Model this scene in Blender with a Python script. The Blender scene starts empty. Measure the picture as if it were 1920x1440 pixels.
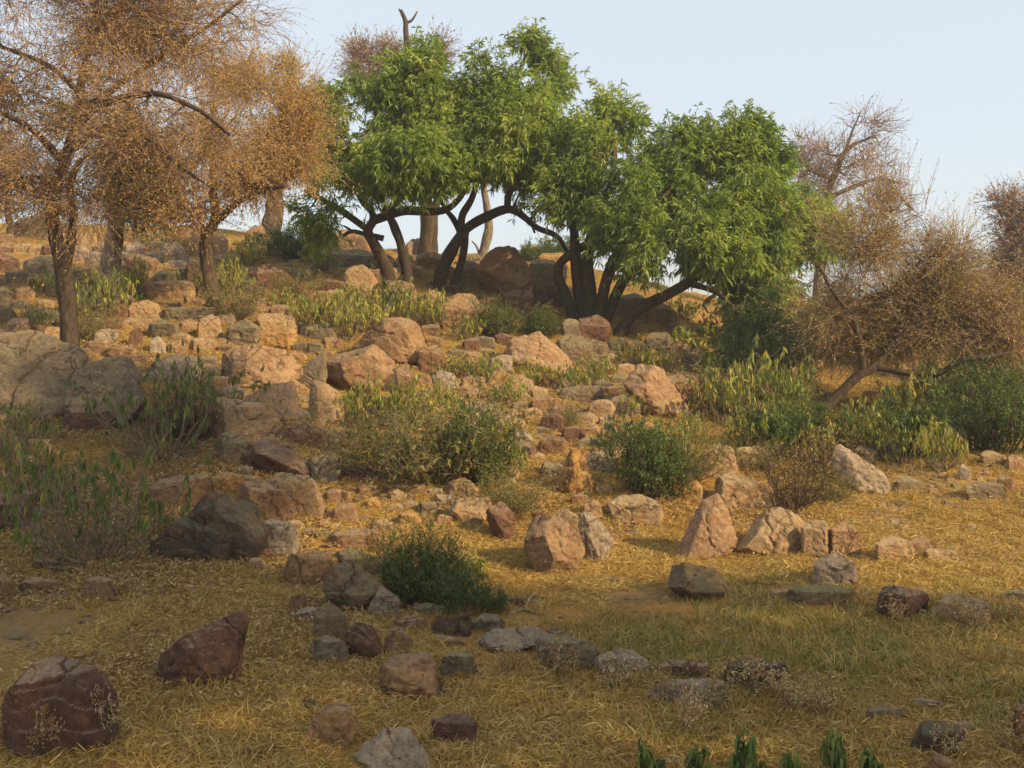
import bpy, bmesh, math, random
import numpy as np
from mathutils import Vector
random.seed(7); RNG = np.random.default_rng(7)
SC = bpy.context.scene; COL = SC.collection
# ------------------------------------------------------------------ camera, sky, sun, exposure
F = 1800.0; CX = 960.0; HZ = 600.0; EYE = 1.6
cam_d = bpy.data.cameras.new('camera'); cam = bpy.data.objects.new('camera', cam_d); COL.objects.link(cam)
cam.location = (0, 0, EYE); cam.rotation_euler = (math.radians(90), 0, 0)
cam_d.sensor_width = 36; cam_d.lens = 36*F/1920; cam_d.shift_y = -(720-HZ)/1920
SC.cycles.max_bounces = 5; SC.cycles.diffuse_bounces = 3; SC.cycles.transmission_bounces = 3; SC.cycles.glossy_bounces = 1
cam_d.clip_start = 0.05; cam_d.clip_end = 6000
SC.camera = cam
SUN = Vector((0.75, -0.46, 0.50)).normalized()
elev = math.asin(SUN.z); azim = math.atan2(SUN.x, SUN.y)
w = bpy.data.worlds.new("World"); SC.world = w; w.use_nodes = True
nt = w.node_tree; nt.nodes.clear()
sky = nt.nodes.new('ShaderNodeTexSky'); sky.sky_type = 'NISHITA'; sky.sun_disc = False
sky.sun_elevation = elev; sky.sun_rotation = azim
sky.air_density = 1.0; sky.dust_density = 1.0; sky.ozone_density = 1.0; sky.altitude = 5
bg = nt.nodes.new('ShaderNodeBackground'); bg.inputs[1].default_value = 0.15
wo = nt.nodes.new('ShaderNodeOutputWorld')
hz = nt.nodes.new('ShaderNodeMix'); hz.data_type = 'RGBA'; hz.inputs[0].default_value = 0.8
hz.inputs[7].default_value = (3.75, 4.08, 4.4, 1)      # even white haze over the whole sky
nt.links.new(sky.outputs[0], hz.inputs[6]); nt.links.new(hz.outputs[2], bg.inputs[0]); nt.links.new(bg.outputs[0], wo.inputs[0])
sl = bpy.data.lights.new('sun', 'SUN'); sl.energy = 5.0; sl.angle = math.radians(0.8); sl.color = (1.0, 0.79, 0.45)
so = bpy.data.objects.new('sun', sl); COL.objects.link(so)
so.rotation_euler = (-SUN).to_track_quat('-Z', 'Y').to_euler()
SC.view_settings.view_transform = 'Standard'; SC.view_settings.look = 'None'
SC.view_settings.gamma = 1; SC.view_settings.exposure = 0.52
try: SC.view_settings.use_curve_mapping = False
except Exception: pass

# ------------------------------------------------------------------ numeric helpers
def _h(ix, iy, iz, s):
    n = (ix.astype(np.int64)*374761393 + iy.astype(np.int64)*668265263 + iz.astype(np.int64)*2147483647 + s*1274126177) & 0xffffffff
    n = ((n ^ (n >> 13))*1274126177) & 0xffffffff
    n = ((n ^ (n >> 16))*2246822519) & 0xffffffff
    return ((n ^ (n >> 15)) & 0xffffff)/float(0xffffff)
def noise(p, s=0):                       # p (N,3) -> -1..1
    p = np.asarray(p, float); i = np.floor(p).astype(np.int64); f = p-i; f = f*f*f*(f*(f*6-15)+10)
    r = 0
    for a in (0, 1):
        for b in (0, 1):
            for c in (0, 1):
                wgt = (f[:,0] if a else 1-f[:,0])*(f[:,1] if b else 1-f[:,1])*(f[:,2] if c else 1-f[:,2])
                r = r+wgt*_h(i[:,0]+a, i[:,1]+b, i[:,2]+c, s)
    return r*2-1
def fbm(p, o=4, s=0, lac=2.03, g=0.5):
    a = 1; t = 0; r = 0; q = np.array(p, float)
    for k in range(o):
        r = r+a*noise(q, s+k*17); t += a; a *= g; q = q*lac+11.3
    return r/t
def n2(x, y, sc, o=3, s=0):
    x = np.asarray(x, float); y = np.asarray(y, float)
    return fbm(np.stack([x.ravel()*sc, y.ravel()*sc, np.zeros(x.size)+s*3.7], 1), o, s).reshape(x.shape)

# ------------------------------------------------------------------ terrain
def q(Y): return Y if Y <= 6.4 else 6.4+(Y-6.4)*0.6
_cols = {   # picture column -> (row, distance): what the slope does in that direction
 -500: [(1060,6.2),(860,8.5),(680,12),(540,20),(450,28),(425,34)],
 100:  [(1065,6.2),(850,8.6),(655,12.5),(510,20),(440,28),(418,33)],
 400:  [(1065,6.2),(900,8.2),(760,10.5),(640,14),(520,21),(450,28),(425,32)],
 700:  [(1055,6.4),(860,9),(710,13),(610,17),(540,20),(486,25),(470,27)],
 1100: [(1055,6.4),(900,9),(750,13),(650,17.5),(585,20.5),(515,25),(494,28)],
 1350: [(1040,6.6),(870,10),(770,13.5),(680,18),(600,24),(572,28)],
 1550: [(1000,7.2),(860,11),(780,14.5),(710,19),(640,26),(612,32)],
 1900: [(1000,7.2),(860,11.2),(800,15),(730,22),(660,32),(640,38)],
 2500: [(1000,7.2),(860,11.2),(800,15),(740,22),(690,34),(680,38)]}
_tx = np.linspace(-0.9, 0.95, 75); _ty = np.linspace(0, 80, 401)
_T = np.zeros((75, 401)); _ck = sorted(_cols)
_prof = []
for c in _ck:
    ys = [0, 5.0]; zs = [0, 0]
    for v, Y in _cols[c]:
        Yq = q(Y); ys.append(Yq); zs.append(EYE-(v-HZ)/F*Yq)
    zt = zs[-1]; yt = ys[-1]
    ys += [yt+3, yt+12, yt+35, 200]; zs += [zt+0.1, zt-1.2, -0.6, -0.8]
    _prof.append(np.interp(_ty, ys, zs))
_prof = np.array(_prof); _cx = (np.array(_ck)-CX)/F
for j in range(401): _T[:, j] = np.interp(_tx, _cx, _prof[:, j])
def _smooth(A, ax, n):
    k = np.hanning(n+2)[1:-1]; k /= k.sum()
    P = np.pad(A, [(n//2, n//2) if a == ax else (0, 0) for a in range(2)], mode='edge')
    return np.apply_along_axis(lambda r: np.convolve(r, k, 'valid'), ax, P)
_T = _smooth(_smooth(_T, 0, 9), 1, 7)
def terrain(x, y, detail=True):
    x = np.asarray(x, float); y = np.asarray(y, float)
    yy = np.clip(y, 0.0, 79.9); t = np.clip(x/np.maximum(yy, 2.0), -0.899, 0.949)
    a = (t+0.9)/(1.85)*74; b = yy/80*400
    i = np.clip(np.floor(a).astype(int), 0, 73); j = np.clip(np.floor(b).astype(int), 0, 399); fa = a-i; fb = b-j
    z = _T[i,j]*(1-fa)*(1-fb)+_T[i+1,j]*fa*(1-fb)+_T[i,j+1]*(1-fa)*fb+_T[i+1,j+1]*fa*fb
    if detail:
        k = np.clip((y-4.5)/4, 0.18, 1)*np.clip(1-(y-60)/80, 0.2, 1)
        z = z+n2(x, y, 0.9, 3, 1)*0.10*k+n2(x, y, 3.1, 3, 2)*0.035*np.clip(k, 0.45, 1)
    return z
def tz(x, y): return float(terrain(np.array([x]), np.array([y]))[0])
_YM = np.linspace(2.4, 60, 1500)
def hit(u, v):                          # where the line of sight through photo pixel (u, v) meets the ground
    xs = (u-CX)/F*_YM; zr = EYE-(v-HZ)/F*_YM
    d = terrain(xs, _YM)-zr
    k = np.nonzero(d >= 0)[0]
    Y = _YM[k[0]] if len(k) else 24.0
    return float(Y)
def P(u, v, Y): return np.array([(u-CX)/F*Y, Y, EYE-(v-HZ)/F*Y])

# ------------------------------------------------------------------ materials
def new_mat(name):
    m = bpy.data.materials.new(name); m.use_nodes = True; n = m.node_tree; n.nodes.clear()
    return m, n, (lambda t, **k: _nd(n, t, **k)), n.links.new
def _nd(n, t, **k):
    a = n.nodes.new(t)
    for key, val in k.items():
        if key == 'inp':
            for kk, vv in val.items(): a.inputs[kk].default_value = vv
        else: setattr(a, key, val)
    return a
def ramp(nd, stops, interp='LINEAR'):
    r = nd('ShaderNodeValToRGB'); e = r.color_ramp.elements; r.color_ramp.interpolation = interp
    while len(e) < len(stops): e.new(0.5)
    for k, (p, c) in enumerate(stops):
        e[k].position = p; e[k].color = (c[0], c[1], c[2], 1)
    return r
def mix(nd, L, fac, a, b, bt='MIX'):
    m = nd('ShaderNodeMix', data_type='RGBA', blend_type=bt)
    for s, val in ((0, fac), (6, a), (7, b)):
        if hasattr(val, 'is_linked'): L(val, m.inputs[s])
        else: m.inputs[s].default_value = val if s == 0 else (val[0], val[1], val[2], 1)
    return m.outputs[2]
def rock_mat(name, c1, c2, stain, top, topf=0.55, stainf=0.5, strata=0.22):
    m, n, nd, L = new_mat(name)
    tc = nd('ShaderNodeTexCoord'); oi = nd('ShaderNodeObjectInfo')
    vm = nd('ShaderNodeVectorMath', operation='SCALE'); L(oi.outputs['Random'], vm.inputs['Scale']); vm.inputs[0].default_value = (37, 53, 71)
    va = nd('ShaderNodeVectorMath', operation='ADD'); L(tc.outputs['Object'], va.inputs[0]); L(vm.outputs[0], va.inputs[1]); V = va.outputs[0]
    def nz(sc, det=6, ro=0.6, dis=0.0):
        t = nd('ShaderNodeTexNoise', inp={'Scale': sc, 'Detail': det, 'Roughness': ro, 'Distortion': dis}); L(V, t.inputs['Vector']); return t
    a = nz(3.2, 5, 0.6, 0.6); r1 = ramp(nd, [(0.32, c1), (0.68, c2)]); L(a.outputs[0], r1.inputs[0])
    b = nz(5.5, 8, 0.68, 1.2); r2 = ramp(nd, [(0.52, (0,0,0)), (0.59, (1,1,1))]); L(b.outputs[0], r2.inputs[0])
    sf = nd('ShaderNodeMath', operation='MULTIPLY'); L(r2.outputs[0], sf.inputs[0]); sf.inputs[1].default_value = stainf
    col = mix(nd, L, sf.outputs[0], r1.outputs[0], stain)
    # weathered dust and lichen settle on the upper faces
    ge = nd('ShaderNodeNewGeometry'); sx = nd('ShaderNodeSeparateXYZ'); L(ge.outputs['Normal'], sx.inputs[0])
    c = nz(9, 6, 0.65); ad = nd('ShaderNodeMath', operation='ADD'); L(sx.outputs[2], ad.inputs[0]); L(c.outputs[0], ad.inputs[1])
    r3 = ramp(nd, [(0.72, (0,0,0)), (1.15 if False else 1.0, (1,1,1))]); 
    sc_ = nd('ShaderNodeMath', operation='MULTIPLY'); L(ad.outputs[0], sc_.inputs[0]); sc_.inputs[1].default_value = 0.72
    L(sc_.outputs[0], r3.inputs[0])
    tf = nd('ShaderNodeMath', operation='MULTIPLY'); L(r3.outputs[0], tf.inputs[0]); tf.inputs[1].default_value = topf
    col = mix(nd, L, tf.outputs[0], col, top)
    # fine mottling
    d = nz(34, 8, 0.8); r4 = ramp(nd, [(0.34, (0.42,0.40,0.38)), (0.5, (0.80,0.78,0.75)), (0.66, (1.08,1.04,0.96))]); L(d.outputs[0], r4.inputs[0])
    col = mix(nd, L, 1.0, col, r4.outputs[0], 'MULTIPLY')
    # cracks
    vo = nd('ShaderNodeTexVoronoi', feature='DISTANCE_TO_EDGE', inp={'Scale': 3.3}); 
    dv = mix(nd, L, 0.22, (0,0,0), b.outputs[1]); av = nd('ShaderNodeVectorMath', operation='ADD'); L(V, av.inputs[0]); L(dv, av.inputs[1]); L(av.outputs[0], vo.inputs['Vector'])
    r5 = ramp(nd, [(0.0, (0.28,0.24,0.22)), (0.022, (1,1,1))]); L(vo.outputs['Distance'], r5.inputs[0])
    g = nz(1.7, 2); r6 = ramp(nd, [(0.47, (0,0,0)), (0.56, (0.8,0.8,0.8))]); L(g.outputs[0], r6.inputs[0])
    crk = mix(nd, L, r6.outputs[0], (1,1,1), r5.outputs[0])
    col = mix(nd, L, 1.0, col, crk, 'MULTIPLY')
    wv = nd('ShaderNodeTexWave', wave_type='BANDS', bands_direction='DIAGONAL', inp={'Scale': 5, 'Distortion': 9, 'Detail': 5, 'Detail Scale': 1.2}); L(V, wv.inputs['Vector'])
    bp1 = nd('ShaderNodeBump', inp={'Strength': strata, 'Distance': 0.02}); L(wv.outputs[0], bp1.inputs['Height'])
    h = nz(16, 12, 0.74, 0.3); bp2 = nd('ShaderNodeBump', inp={'Strength': 1.0, 'Distance': 0.03}); L(h.outputs[0], bp2.inputs['Height']); L(bp1.outputs[0], bp2.inputs['Normal'])
    bp3 = nd('ShaderNodeBump', inp={'Strength': 0.8, 'Distance': 0.02}); L(crk, bp3.inputs['Height']); L(bp2.outputs[0], bp3.inputs['Normal'])
    bs = nd('ShaderNodeBsdfPrincipled', inp={'Roughness': 0.88, 'Specular IOR Level': 0.2}); L(col, bs.inputs['Base Color']); L(bp3.outputs[0], bs.inputs['Normal'])
    o = nd('ShaderNodeOutputMaterial'); L(bs.outputs[0], o.inputs[0]); return m
TOP = (0.33,0.27,0.18)
RM = {
 'mauve':  rock_mat('mauve_quartzite', (0.25,0.14,0.075), (0.41,0.255,0.135), (0.20,0.09,0.055), (0.36,0.28,0.18), 0.5, 0.6),
 'pink':   rock_mat('pink_quartzite', (0.34,0.20,0.115), (0.48,0.31,0.175), (0.30,0.14,0.07), (0.43,0.32,0.20), 0.4, 0.6),
 'grey':   rock_mat('grey_rock', (0.20,0.15,0.10), (0.31,0.24,0.15), (0.12,0.075,0.045), (0.31,0.26,0.15), 0.6),
 'tan':    rock_mat('tan_rock', (0.38,0.25,0.14), (0.48,0.32,0.18), (0.42,0.21,0.07), (0.42,0.33,0.19), 0.5),
 'ochre':  rock_mat('ochre_rock', (0.40,0.21,0.07), (0.52,0.32,0.13), (0.22,0.08,0.03), (0.45,0.31,0.15), 0.4, 0.6),
 'maroon': rock_mat('maroon_rock', (0.12,0.06,0.045), (0.22,0.12,0.08), (0.30,0.15,0.07), (0.30,0.22,0.15), 0.8, 0.4),
 'dark':   rock_mat('dark_weathered_rock', (0.09,0.06,0.045), (0.17,0.12,0.08), (0.26,0.14,0.07), (0.16,0.15,0.09), 0.7, 0.5, 0.5),
 'pale':   rock_mat('pale_rock', (0.35,0.26,0.185), (0.45,0.35,0.255), (0.26,0.14,0.08), (0.40,0.32,0.21), 0.5, 0.4, 0.5),
 'olive':  rock_mat('lichen_covered_rock', (0.20,0.14,0.085), (0.29,0.21,0.12), (0.28,0.15,0.08), (0.24,0.22,0.11), 0.8, 0.5),
}
def ground_mat():
    m, n, nd, L = new_mat('dry_earth'); ge = nd('ShaderNodeNewGeometry'); V = ge.outputs['Position']
    def nz(sc, det=6, ro=0.6, dis=0.0):
        t = nd('ShaderNodeTexNoise', inp={'Scale': sc, 'Detail': det, 'Roughness': ro, 'Distortion': dis}); L(V, t.inputs['Vector']); return t
    a = nz(0.9, 6, 0.6, 0.4); r1 = ramp(nd, [(0.3, (0.38,0.20,0.05)), (0.5, (0.47,0.265,0.07)), (0.72, (0.52,0.32,0.10))]); L(a.outputs[0], r1.inputs[0])
    b = nz(26, 8, 0.75); r2 = ramp(nd, [(0.3, (0.45,0.42,0.38)), (0.6, (1.15,1.12,1.05))]); L(b.outputs[0], r2.inputs[0])
    c = mix(nd, L, 1.0, r1.outputs[0], r2.outputs[0], 'MULTIPLY')
    g = nz(0.5, 4); r3 = ramp(nd, [(0.5, (0,0,0)), (0.62, (0.5,0.5,0.5))]); L(g.outputs[0], r3.inputs[0])
    c = mix(nd, L, r3.outputs[0], c, (0.29,0.21,0.12))
    h = nz(40, 8, 0.8); h2 = nz(7, 6, 0.7)
    bp = nd('ShaderNodeBump', inp={'Strength': 0.9, 'Distance': 0.03}); L(h.outputs[0], bp.inputs['Height'])
    bq = nd('ShaderNodeBump', inp={'Strength': 0.8, 'Distance': 0.08}); L(h2.outputs[0], bq.inputs['Height']); L(bp.outputs[0], bq.inputs['Normal'])
    bs = nd('ShaderNodeBsdfPrincipled', inp={'Roughness': 0.95, 'Specular IOR Level': 0.1}); L(c, bs.inputs['Base Color']); L(bq.outputs[0], bs.inputs['Normal'])
    o = nd('ShaderNodeOutputMaterial'); L(bs.outputs[0], o.inputs[0]); return m
def leaf_mat(name, stops, trans=0.35, objrand=0.25, rough=0.55, tboost=(1.25,1.3,0.7)):
    m, n, nd, L = new_mat(name)
    at = nd('ShaderNodeAttribute', attribute_name='rnd'); oi = nd('ShaderNodeObjectInfo')
    mm = nd('ShaderNodeMath', operation='MULTIPLY_ADD'); L(oi.outputs['Random'], mm.inputs[0]); mm.inputs[1].default_value = objrand; 
    sub = nd('ShaderNodeMath', operation='ADD'); L(at.outputs['Fac'], sub.inputs[0]); sub.inputs[1].default_value = -objrand/2
    L(sub.outputs[0], mm.inputs[2])
    r = ramp(nd, stops); L(mm.outputs[0], r.inputs[0])
    bs = nd('ShaderNodeBsdfPrincipled', inp={'Roughness': rough, 'Specular IOR Level': 0.3}); L(r.outputs[0], bs.inputs['Base Color'])
    tb = mix(nd, L, 1.0, r.outputs[0], tboost, 'MULTIPLY')
    tr = nd('ShaderNodeBsdfTranslucent'); L(tb, tr.inputs[0])
    ms = nd('ShaderNodeMixShader'); ms.inputs[0].default_value = trans; L(bs.outputs[0], ms.inputs[1]); L(tr.outputs[0], ms.inputs[2])
    o = nd('ShaderNodeOutputMaterial'); L(ms.outputs[0], o.inputs[0]); return m
def bark_mat(name, c1, c2, sc=14):
    m, n, nd, L = new_mat(name); tc = nd('ShaderNodeTexCoord')
    mp = nd('ShaderNodeMapping'); mp.inputs['Scale'].default_value = (1, 1, 0.28); L(tc.outputs['Object'], mp.inputs[0])
    a = nd('ShaderNodeTexNoise', inp={'Scale': sc, 'Detail': 8, 'Roughness': 0.7, 'Distortion': 0.8}); L(mp.outputs[0], a.inputs['Vector'])
    r = ramp(nd, [(0.32, c1), (0.66, c2)]); L(a.outputs[0], r.inputs[0])
    vo = nd('ShaderNodeTexVoronoi', feature='DISTANCE_TO_EDGE', inp={'Scale': sc*1.6}); L(mp.outputs[0], vo.inputs['Vector'])
    r2 = ramp(nd, [(0.0, (0.35,0.35,0.35)), (0.16, (1,1,1))]); L(vo.outputs['Distance'], r2.inputs[0])
    c = mix(nd, L, 0.7, r.outputs[0], r2.outputs[0], 'MULTIPLY')
    bp = nd('ShaderNodeBump', inp={'Strength': 0.9, 'Distance': 0.03}); L(c, bp.inputs['Height'])
    bs = nd('ShaderNodeBsdfPrincipled', inp={'Roughness': 0.9, 'Specular IOR Level': 0.15}); L(c, bs.inputs['Base Color']); L(bp.outputs[0], bs.inputs['Normal'])
    o = nd('ShaderNodeOutputMaterial'); L(bs.outputs[0], o.inputs[0]); return m
BK = {'dark': bark_mat('dark_bark', (0.045,0.03,0.022), (0.10,0.068,0.045)),
      'brown': bark_mat('brown_bark', (0.04,0.027,0.018), (0.14,0.095,0.06)),
      'grey': bark_mat('grey_bark', (0.13,0.10,0.075), (0.30,0.25,0.19)),
      'pale': bark_mat('bleached_wood', (0.26,0.19,0.12), (0.48,0.38,0.26)),
      'rose': bark_mat('rosy_twig_bark', (0.24,0.15,0.095), (0.40,0.26,0.17)),
      'twig': bark_mat('shrub_twig_bark', (0.17,0.12,0.07), (0.36,0.27,0.17), 30)}
LM = {
 'willow': leaf_mat('green_tree_leaf', [(0.0,(0.08,0.14,0.035)),(0.35,(0.18,0.26,0.05)),(0.65,(0.34,0.41,0.085)),(1,(0.55,0.56,0.15))], 0.42, 0.0, 0.55, (1.15,1.2,0.65)),
 'amber': leaf_mat('dry_amber_leaf', [(0.0,(0.34,0.28,0.08)),(0.25,(0.50,0.31,0.12)),(0.7,(0.64,0.40,0.14)),(1,(0.70,0.47,0.17))], 0.5, 0.0),
 'rust': leaf_mat('dry_rust_leaf', [(0.0,(0.24,0.27,0.06)),(0.35,(0.42,0.33,0.11)),(0.7,(0.58,0.41,0.17)),(1,(0.64,0.46,0.21))], 0.42, 0.0),
 'olive': leaf_mat('olive_leaf', [(0.0,(0.09,0.10,0.025)),(0.5,(0.20,0.19,0.045)),(1,(0.34,0.24,0.07))], 0.42, 0.0),
 'rosy': leaf_mat('rosy_dry_leaf', [(0.0,(0.22,0.12,0.10)),(0.6,(0.33,0.21,0.17)),(1,(0.35,0.25,0.15))], 0.4, 0.0),
 'feather': leaf_mat('feathery_green_leaf', [(0.0,(0.06,0.11,0.04)),(0.6,(0.13,0.19,0.06)),(1,(0.23,0.26,0.08))], 0.4),
 'deep': leaf_mat('deep_green_leaf', [(0.0,(0.04,0.075,0.02)),(0.6,(0.10,0.145,0.035)),(1,(0.20,0.22,0.06))], 0.35),
 'wilt': leaf_mat('wilted_leaf', [(0.0,(0.09,0.13,0.025)),(0.4,(0.20,0.24,0.045)),(0.7,(0.38,0.35,0.07)),(1,(0.52,0.34,0.08))], 0.38, 0.3),
 'wiltg': leaf_mat('green_drooping_leaf', [(0.0,(0.06,0.105,0.022)),(0.6,(0.13,0.18,0.04)),(0.85,(0.25,0.25,0.06)),(1,(0.42,0.28,0.07))], 0.35, 0.1),
 'dry': leaf_mat('dry_brown_leaf', [(0.0,(0.15,0.08,0.035)),(0.6,(0.34,0.21,0.09)),(1,(0.45,0.30,0.13))], 0.35),
 'straw': leaf_mat('straw', [(0.0,(0.23,0.13,0.032)),(0.45,(0.44,0.275,0.068)),(0.85,(0.57,0.39,0.105)),(1,(0.64,0.48,0.19))], 0.25, 0.35, tboost=(1.1,1.05,0.8)),
 'litter': leaf_mat('fallen_leaf', [(0.0,(0.15,0.08,0.03)),(0.5,(0.30,0.18,0.06)),(0.85,(0.42,0.28,0.10)),(1,(0.52,0.40,0.19))], 0.2, 0.3, tboost=(1.1,1.05,0.8)),
 'grass': leaf_mat('short_green_grass', [(0.0,(0.12,0.14,0.03)),(0.3,(0.24,0.21,0.055)),(0.6,(0.38,0.28,0.085)),(1,(0.42,0.32,0.13))], 0.3, 0.3),
 'seed': leaf_mat('seed_head', [(0.0,(0.25,0.14,0.06)),(0.6,(0.46,0.31,0.14)),(1,(0.66,0.52,0.32))], 0.3, 0.3),
}
GM = ground_mat()

# ------------------------------------------------------------------ mesh building
class MB:
    def __init__(s): s.v = []; s.f3 = []; s.f4 = []; s.r = []; s.n = 0
    def add(s, v, f3=None, f4=None, r=None):
        v = np.asarray(v, float).reshape(-1, 3)
        if f3 is not None and len(f3): s.f3.append(np.asarray(f3)+s.n)
        if f4 is not None and len(f4): s.f4.append(np.asarray(f4)+s.n)
        s.r.append(np.zeros(len(v)) if r is None else np.asarray(r, float)); s.v.append(v); s.n += len(v)
    def build(s, name, mat, origin=(0, 0, 0), smooth=True, parent=None, rnd=True, link=True):
        me = bpy.data.meshes.new(name)
        v = np.concatenate(s.v)-np.array(origin)
        f3 = np.concatenate(s.f3) if s.f3 else np.zeros((0, 3), int); f4 = np.concatenate(s.f4) if s.f4 else np.zeros((0, 4), int)
        me.vertices.add(len(v)); me.vertices.foreach_set('co', v.astype(np.float32).ravel())
        nl = f3.size+f4.size; me.loops.add(nl)
        me.loops.foreach_set('vertex_index', np.concatenate([f3.ravel(), f4.ravel()]).astype(np.int32))
        me.polygons.add(len(f3)+len(f4))
        st = np.concatenate([np.arange(len(f3))*3, len(f3)*3+np.arange(len(f4))*4]).astype(np.int32)
        me.polygons.foreach_set('loop_start', st)
        me.polygons.foreach_set('use_smooth', np.full(len(st), smooth, bool))
        me.update(calc_edges=True); me.validate()
        if rnd:
            a = me.attributes.new('rnd', 'FLOAT', 'POINT'); a.data.foreach_set('value', np.concatenate(s.r).astype(np.float32))
        me.materials.append(mat)
        o = bpy.data.objects.new(name, me)
        if link: COL.objects.link(o)
        if parent is not None: o.parent = parent
        else: o.location = origin
        return o
def norm(a): return a/np.maximum(np.linalg.norm(a, axis=-1, keepdims=True), 1e-9)
def tubes(mb, pts, rad, sides=4):       # pts (N,K,3), rad (N,K)
    pts = np.asarray(pts, float); rad = np.asarray(rad, float); N, K, _ = pts.shape
    if N == 0: return
    t = norm(np.gradient(pts, axis=1))
    ref = np.where(np.abs(t[..., 2:3]) > 0.9, np.array([1., 0, 0]), np.array([0, 0, 1.]))
    ref = np.repeat(ref[:, :1], K, 1)
    a = norm(np.cross(t, ref)); b = np.cross(t, a)
    an = np.arange(sides)*2*math.pi/sides
    ring = pts[:, :, None]+rad[:, :, None, None]*(a[:, :, None]*np.cos(an)[None, None, :, None]+b[:, :, None]*np.sin(an)[None, None, :, None])
    idx = np.arange(N*K*sides).reshape(N, K, sides)
    i0 = idx[:, :-1]; i1 = idx[:, 1:]
    f = np.stack([i0, np.roll(i0, -1, 2), np.roll(i1, -1, 2), i1], -1).reshape(-1, 4)
    mb.add(ring.reshape(-1, 3), f4=f)
def leaves(mb, c, d, ln, wd, rnd, droop=0.3, up=None):   # c base (N,3), d dir (N,3)
    N = len(c); ln = np.broadcast_to(ln, (N,))[:, None]; wd = np.broadcast_to(wd, (N,))[:, None]
    d = norm(d); ref = RNG.normal(size=(N, 3)); s = norm(np.cross(d, ref)); nn = np.cross(s, d)
    mid = c+d*ln*0.45
    tip = c+d*ln*0.97; tip[:, 2] -= (ln*droop)[:, 0]
    mid[:, 2] += (ln*droop*0.15)[:, 0]
    v = np.stack([c, mid+s*wd*0.5+nn*wd*0.12, tip, mid-s*wd*0.5+nn*wd*0.12], 1)
    i = np.arange(N)[:, None]*4
    f = np.concatenate([i+np.array([[0, 1, 2]]), i+np.array([[0, 2, 3]])])
    mb.add(v.reshape(-1, 3), f3=f, r=np.repeat(rnd, 4))
def catmull(pts, per=5):
    p = np.array(pts, float); p = np.vstack([2*p[0]-p[1], p, 2*p[-1]-p[-2]]); out = []
    for i in range(1, len(p)-2):
        for t in np.arange(per)/per:
            out.append(0.5*((2*p[i])+(-p[i-1]+p[i+1])*t+(2*p[i-1]-5*p[i]+4*p[i+1]-p[i+2])*t*t+(-p[i-1]+3*p[i]-3*p[i+1]+p[i+2])*t**3))
    out.append(p[-2]); return np.array(out)
def limb_mesh(mb, pts, r0, r1, sides=9, gn=0.22):
    K = len(pts); t = np.linspace(0, 1, K); r = r0+(r1-r0)*t
    r = r*(1+gn*0.6*noise(pts*4.0+r0*99, 5))
    T = norm(np.gradient(pts, axis=0)); ref = np.array([0.3, 1, 0.1]); a = norm(np.cross(T, ref)); b = np.cross(T, a)
    an = np.arange(sides)*2*math.pi/sides
    n_ = noise(np.stack([np.repeat(pts[:, 0], sides)*3+np.tile(np.cos(an), K)*1.3, np.repeat(pts[:, 2], sides)*3, np.tile(np.sin(an), K)*1.3+7], 1), 9).reshape(K, sides)
    ring = pts[:, None]+(r[:, None]*(1+gn*n_))[..., None]*(a[:, None]*np.cos(an)[None, :, None]+b[:, None]*np.sin(an)[None, :, None])
    idx = np.arange(K*sides).reshape(K, sides); i0 = idx[:-1]; i1 = idx[1:]
    f = np.stack([i0, np.roll(i0, -1, 1), np.roll(i1, -1, 1), i1], -1).reshape(-1, 4)
    v = np.vstack([ring.reshape(-1, 3), pts[:1], pts[-1:]+T[-1:]*r[-1]*0.6]); c0 = K*sides; c1 = c0+1
    f3 = [(idx[0, (k+1) % sides], idx[0, k], c0) for k in range(sides)]+[(idx[-1, k], idx[-1, (k+1) % sides], c1) for k in range(sides)]
    mb.add(v, f3=np.array(f3), f4=f)

LABELS = {}
def tag(o, label, cat, group=None, kind=None):
    if label:
        assert 4 <= len(label.split()) <= 16, label
        if label in LABELS: print('DUP LABEL', label)
        LABELS[label] = o.name; o['label'] = label
    if cat: o['category'] = cat
    if group: o['group'] = group
    if kind: o['kind'] = kind
def empty(name, loc, label, cat, group=None):
    o = bpy.data.objects.new(name, None); COL.objects.link(o); o.location = loc; o.empty_display_size = 0.2
    tag(o, label, cat, group); return o

# ------------------------------------------------------------------ ground
def build_ground():
    N = 620; t = np.linspace(-1, 1, N); g = 2.6*np.sinh(7.2*t)*(2400/(2.6*math.sinh(7.2)))
    X, Y = np.meshgrid(g, g+9.0); Z = terrain(X, Y)
    mb = MB(); idx = np.arange(N*N).reshape(N, N)
    f = np.stack([idx[:-1, :-1], idx[:-1, 1:], idx[1:, 1:], idx[1:, :-1]], -1).reshape(-1, 4)
    mb.add(np.stack([X, Y, Z], -1).reshape(-1, 3), f4=f)
    o = mb.build('ground', GM, rnd=False); o['kind'] = 'structure'
    o['label'] = 'dry straw covered hillside and flat foreground'
build_ground()
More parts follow.
